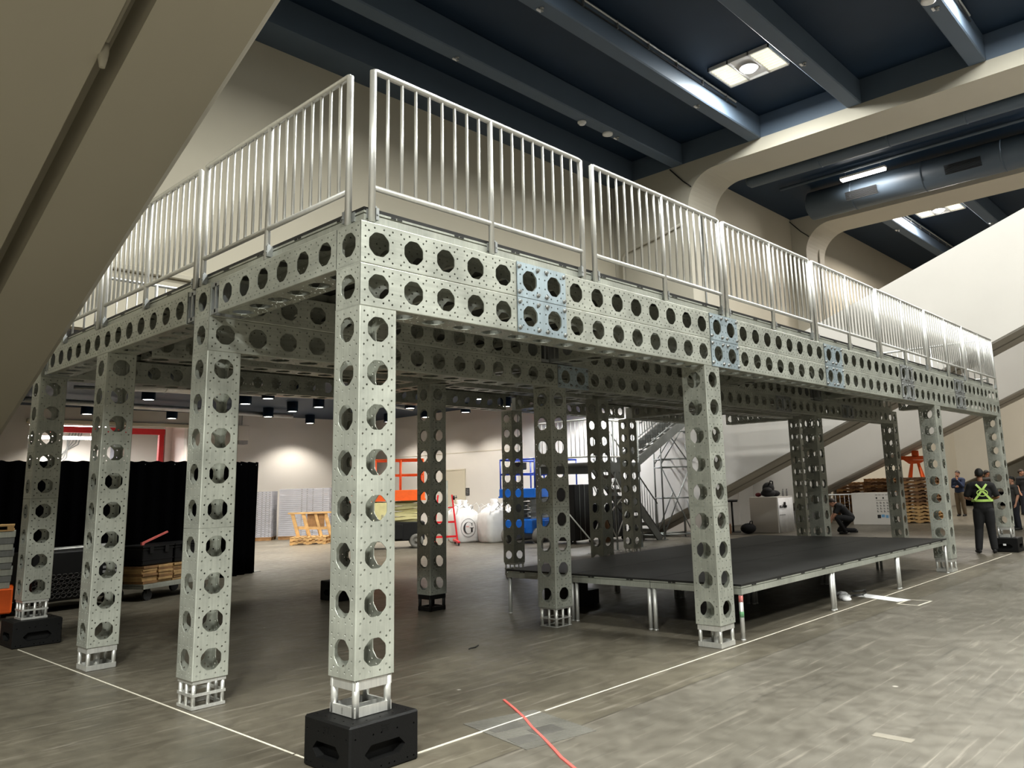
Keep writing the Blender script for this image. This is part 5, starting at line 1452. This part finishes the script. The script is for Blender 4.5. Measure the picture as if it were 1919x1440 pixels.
# man in black with the harness, back to us, holding something in front of him
mx, my = 16.28, .40
t, j, shirt = person('person in black with a yellow-green reflective harness on the back, beside the far column', mx, my, face_away(mx,my,.1),
    stand(elL=(.30,-.02,1.16), wrL=(.17,-.25,1.10), elR=(-.30,-.02,1.16), wrR=(-.17,-.25,1.10), handL=(-.7,-.6,.1), handR=(.7,-.6,.1),
          knL=(.12,-.03,.50), anL=(.17,.03,.09), knR=(-.11,-.03,.50), anR=(-.13,-.03,.09), toeL=(.25,-1,0), toeR=(-.2,-1,0), curl=.9),
    dmats('blackcloth','blackcloth','skin2'), 1.82, slim=1.08)
hz = MB()
def yb(z): return .150 if z < 1.36 else .150-.28*(z-1.36)
def strap(p, q_, w=.042):
    n = 8
    for i in range(n):
        a = lerp(p,q_,i/n); b = lerp(p,q_,(i+1)/n)
        A = (a[0], yb(a[2])*1.02+.004, a[2]); B = (b[0], yb(b[2])*1.02+.004, b[2])
        hz.bar(A, B, .006, w, 0, (1,0,.2))
strap((.155,0,1.10),(-.10,0,1.43)); strap((-.155,0,1.10),(.10,0,1.43))
pts = [(.205*math.cos(a), .16*math.sin(a)-.005, 1.09) for a in [2*PI*i/28 for i in range(29)]]
for a, b in zip(pts, pts[1:]): hz.bar(a, b, .006, .05)
pts = [(.10*math.cos(a), yb(1.24)+.012, 1.25+.065*math.sin(a)) for a in [2*PI*i/24 for i in range(25)]]
for a, b in zip(pts, pts[1:]): hz.bar(a, b, .018, .008, 0, (0,1,0))
h = obj('harness', hz, M['hivis'], t); h['label'] = 'yellow-green reflective back harness with a ring'
q = MB(); q.bev(-.045,-.14,-.015,.045,.14,.015,.006)
q = MB(); q.tube([(-.23,.02,.98),(-.30,.05,.80),(-.32,.08,.62)], .012, 6); 
# other people
px, py = 32.75, 5.4
person('person in navy shirt and khaki trousers with one hand raised to the face', px, py, face_away(px,py,PI-.5),
    stand(elL=(.24,-.14,1.14), wrL=(.05,-.17,1.40), handL=(-.25,.0,1), elR=(-.25,-.02,1.13), wrR=(-.02,-.2,1.13), handR=(1,-.2,.1)), dmats('navycloth','khaki','skin','hair2'), 1.86, tee=False, beard=True, slim=1.08)
px, py = 32.9, 4.35
person('person in charcoal T-shirt and black trousers, behind the harnessed man', px, py, face_away(px,py,-.7),
    stand(elR=(-.30,-.03,1.14), wrR=(-.20,-.24,1.02), elL=(.26,-.05,1.13), wrL=(.12,-.24,1.05), yaw=-.5), dmats('greycloth','blackcloth','skin2'), 1.84)
px, py = 24.3, 1.55
person('person in charcoal T-shirt with bare arm hanging, partly hidden by the far end column', px, py, face_away(px,py,PI-1.1),
    stand(wrL=(.27,-.10,.86), elL=(.27,.0,1.12)), dmats('greycloth','denim','skin'), 1.60)
px, py = 33.8, 3.30
person('person in black T-shirt at the right edge, beyond the far end column', px, py, face_away(px,py,PI+.9),
    stand(elL=(.28,-.04,1.12), wrL=(.28,-.16,.88), yaw=.4), dmats('blackcloth','denim','skin','hair2'), 1.84)
# crouching figure working at the floor
px, py = 21.5, 5.62
person('person in black crouching and bending down beside a column, next to the banner counter', px, py, face_away(px,py,PI*.5+.1),
    dict(pelvis=(0,.10,.50), chest=(0,-.12,.76), neck=(0,-.27,.90), head=(0,-.38,.93), pitch=.5,
         shL=(.18,-.20,.84), elL=(.24,-.34,.60), wrL=(.13,-.46,.42), shR=(-.18,-.20,.84), elR=(-.24,-.34,.60), wrR=(-.10,-.50,.40),
         hpL=(.10,.10,.46), knL=(.17,-.30,.50), anL=(.15,-.10,.09), hpR=(-.10,.10,.46), knR=(-.16,-.22,.10), anR=(-.14,.24,.10), toeR=(0,-.6,-.0), handL=(0,-.4,-1), handR=(0,-.4,-1), curl=.8),
    dmats('blackcloth','blackcloth','skin','hair2'), 1.78)
# ---------------------------------------------------------------- lights
def area(name, loc, sx, sy, power, col=(1,.96,.90), rot=(0,0,0), spread=PI):
    l = bpy.data.lights.new(name, 'AREA'); l.shape = 'RECTANGLE'; l.size = sx; l.size_y = sy; l.energy = power; l.color = col; l.spread = spread
    o = bpy.data.objects.new(name, l); COL.objects.link(o); o.location = loc; o.rotation_euler = rot
    return o
HALL = 1000
for x, y, k in ((15.63,4.8,.9),(15.63,-1.4,.55),(5.5,4.8,.95),(5.5,-1.4,.7),(15.63,-7.6,.85),(5.5,-7.6,1.5),(15.63,-13.8,.9),(5.5,-13.8,1.4)):
    area('hall_lamp_light', (x,y,12.72), 1.2, 1.7, HALL*k, (.99,1,.945))
for x, y in ((32.3,4.8),(32.3,-1.4),(32.3,-7.6),(42,-1.4)):
    area('far_bay_light', (x,y,12.85), 1.2, 1.7, 1250, (1,.93,.85))
for x, y, k in ((-7,-1,.7),(-7,-8,3.4),(-7,-14,2.8),(-14,-8,3.6)):
    area('near_bay_light', (x,y,12.0), 1.2, 1.6, 1000*k, (.985,1,.93))
area('batten_light', (23.3,4.7,11.88), .25, 1.5, 110, (1,.97,.92))
for x, y in ((23.9,-2),(23.9,-9)): area('batten_light', (x,y,12.14), .3, 1.5, 1000, (1,.97,.92))
def spot(loc, power, size=2.2, col=(1,.93,.82)):
    l = bpy.data.lights.new('downlight_light', 'SPOT'); l.energy = power; l.spot_size = size; l.spot_blend = .5; l.shadow_soft_size = .12; l.color = col
    o = bpy.data.objects.new('downlight_light', l); COL.objects.link(o); o.location = loc
for x, y in cans+added_wash_cans: spot((x,y,4.57), 300 if (x,y) == (14.51,14.69) else (380 if y < 17 or (x,y) in added_wash_cans else 620))
for x, y, e in ((16.6,13.0,520),(16.9,15.9,260),(13.2,12.9,260),(17.5,12.6,650)): spot((x,y,4.57), e, 2.7, (.97,.98,1))  # cool spots for the added cans, lifting the wall by the stairs
for yy, zz in ((30.2,4.5),(30.6,4.05)):
    area('dock_strip_light', (7.1,yy,zz), 2.8, .15, 420, (1,.97,.92))
w = bpy.data.worlds.new('hall_ambient'); w.use_nodes = True; SC.world = w
bg = w.node_tree.nodes['Background']; bg.inputs['Color'].default_value = (.80,.78,.70,1); bg.inputs['Strength'].default_value = .18

# ---------------------------------------------------------------- camera
cam = bpy.data.cameras.new('camera'); co = bpy.data.objects.new('camera', cam); COL.objects.link(co)
yaw, pitch, roll = 0.7255581504880582, 0.17431231465553995, -0.03045628266394034
f = Vector((math.cos(pitch)*math.cos(yaw), math.cos(pitch)*math.sin(yaw), math.sin(pitch)))
rt = f.cross(Vector((0,0,1))).normalized(); up = rt.cross(f)
r2 = rt*math.cos(roll)+up*math.sin(roll); u2 = -rt*math.sin(roll)+up*math.cos(roll)
mt = Matrix((r2,u2,-f)).transposed().to_4x4(); mt.translation = (-3.0332266596385606,-4.508241231440564,1.706385854588338)
co.matrix_world = mt
cam.sensor_fit = 'HORIZONTAL'; cam.sensor_width = 36; cam.lens = 1481.4990173004649/1919*36
cam.shift_x = -90.68327224808414/1919; cam.shift_y = -68.9925078973462/1919
cam.clip_start = .05; cam.clip_end = 300
SC.camera = co
vs_ = SC.view_settings; vs_.view_transform = 'Standard'; vs_.look = 'None'; vs_.gamma = 1; vs_.use_curve_mapping = False
SC.display_settings.display_device = 'sRGB'
vs_.exposure = -0.12
SC.cycles.max_bounces = 8; SC.cycles.diffuse_bounces = 4; SC.cycles.glossy_bounces = 4; SC.cycles.transmission_bounces = 2
SC.cycles.caustics_reflective = False; SC.cycles.caustics_refractive = False
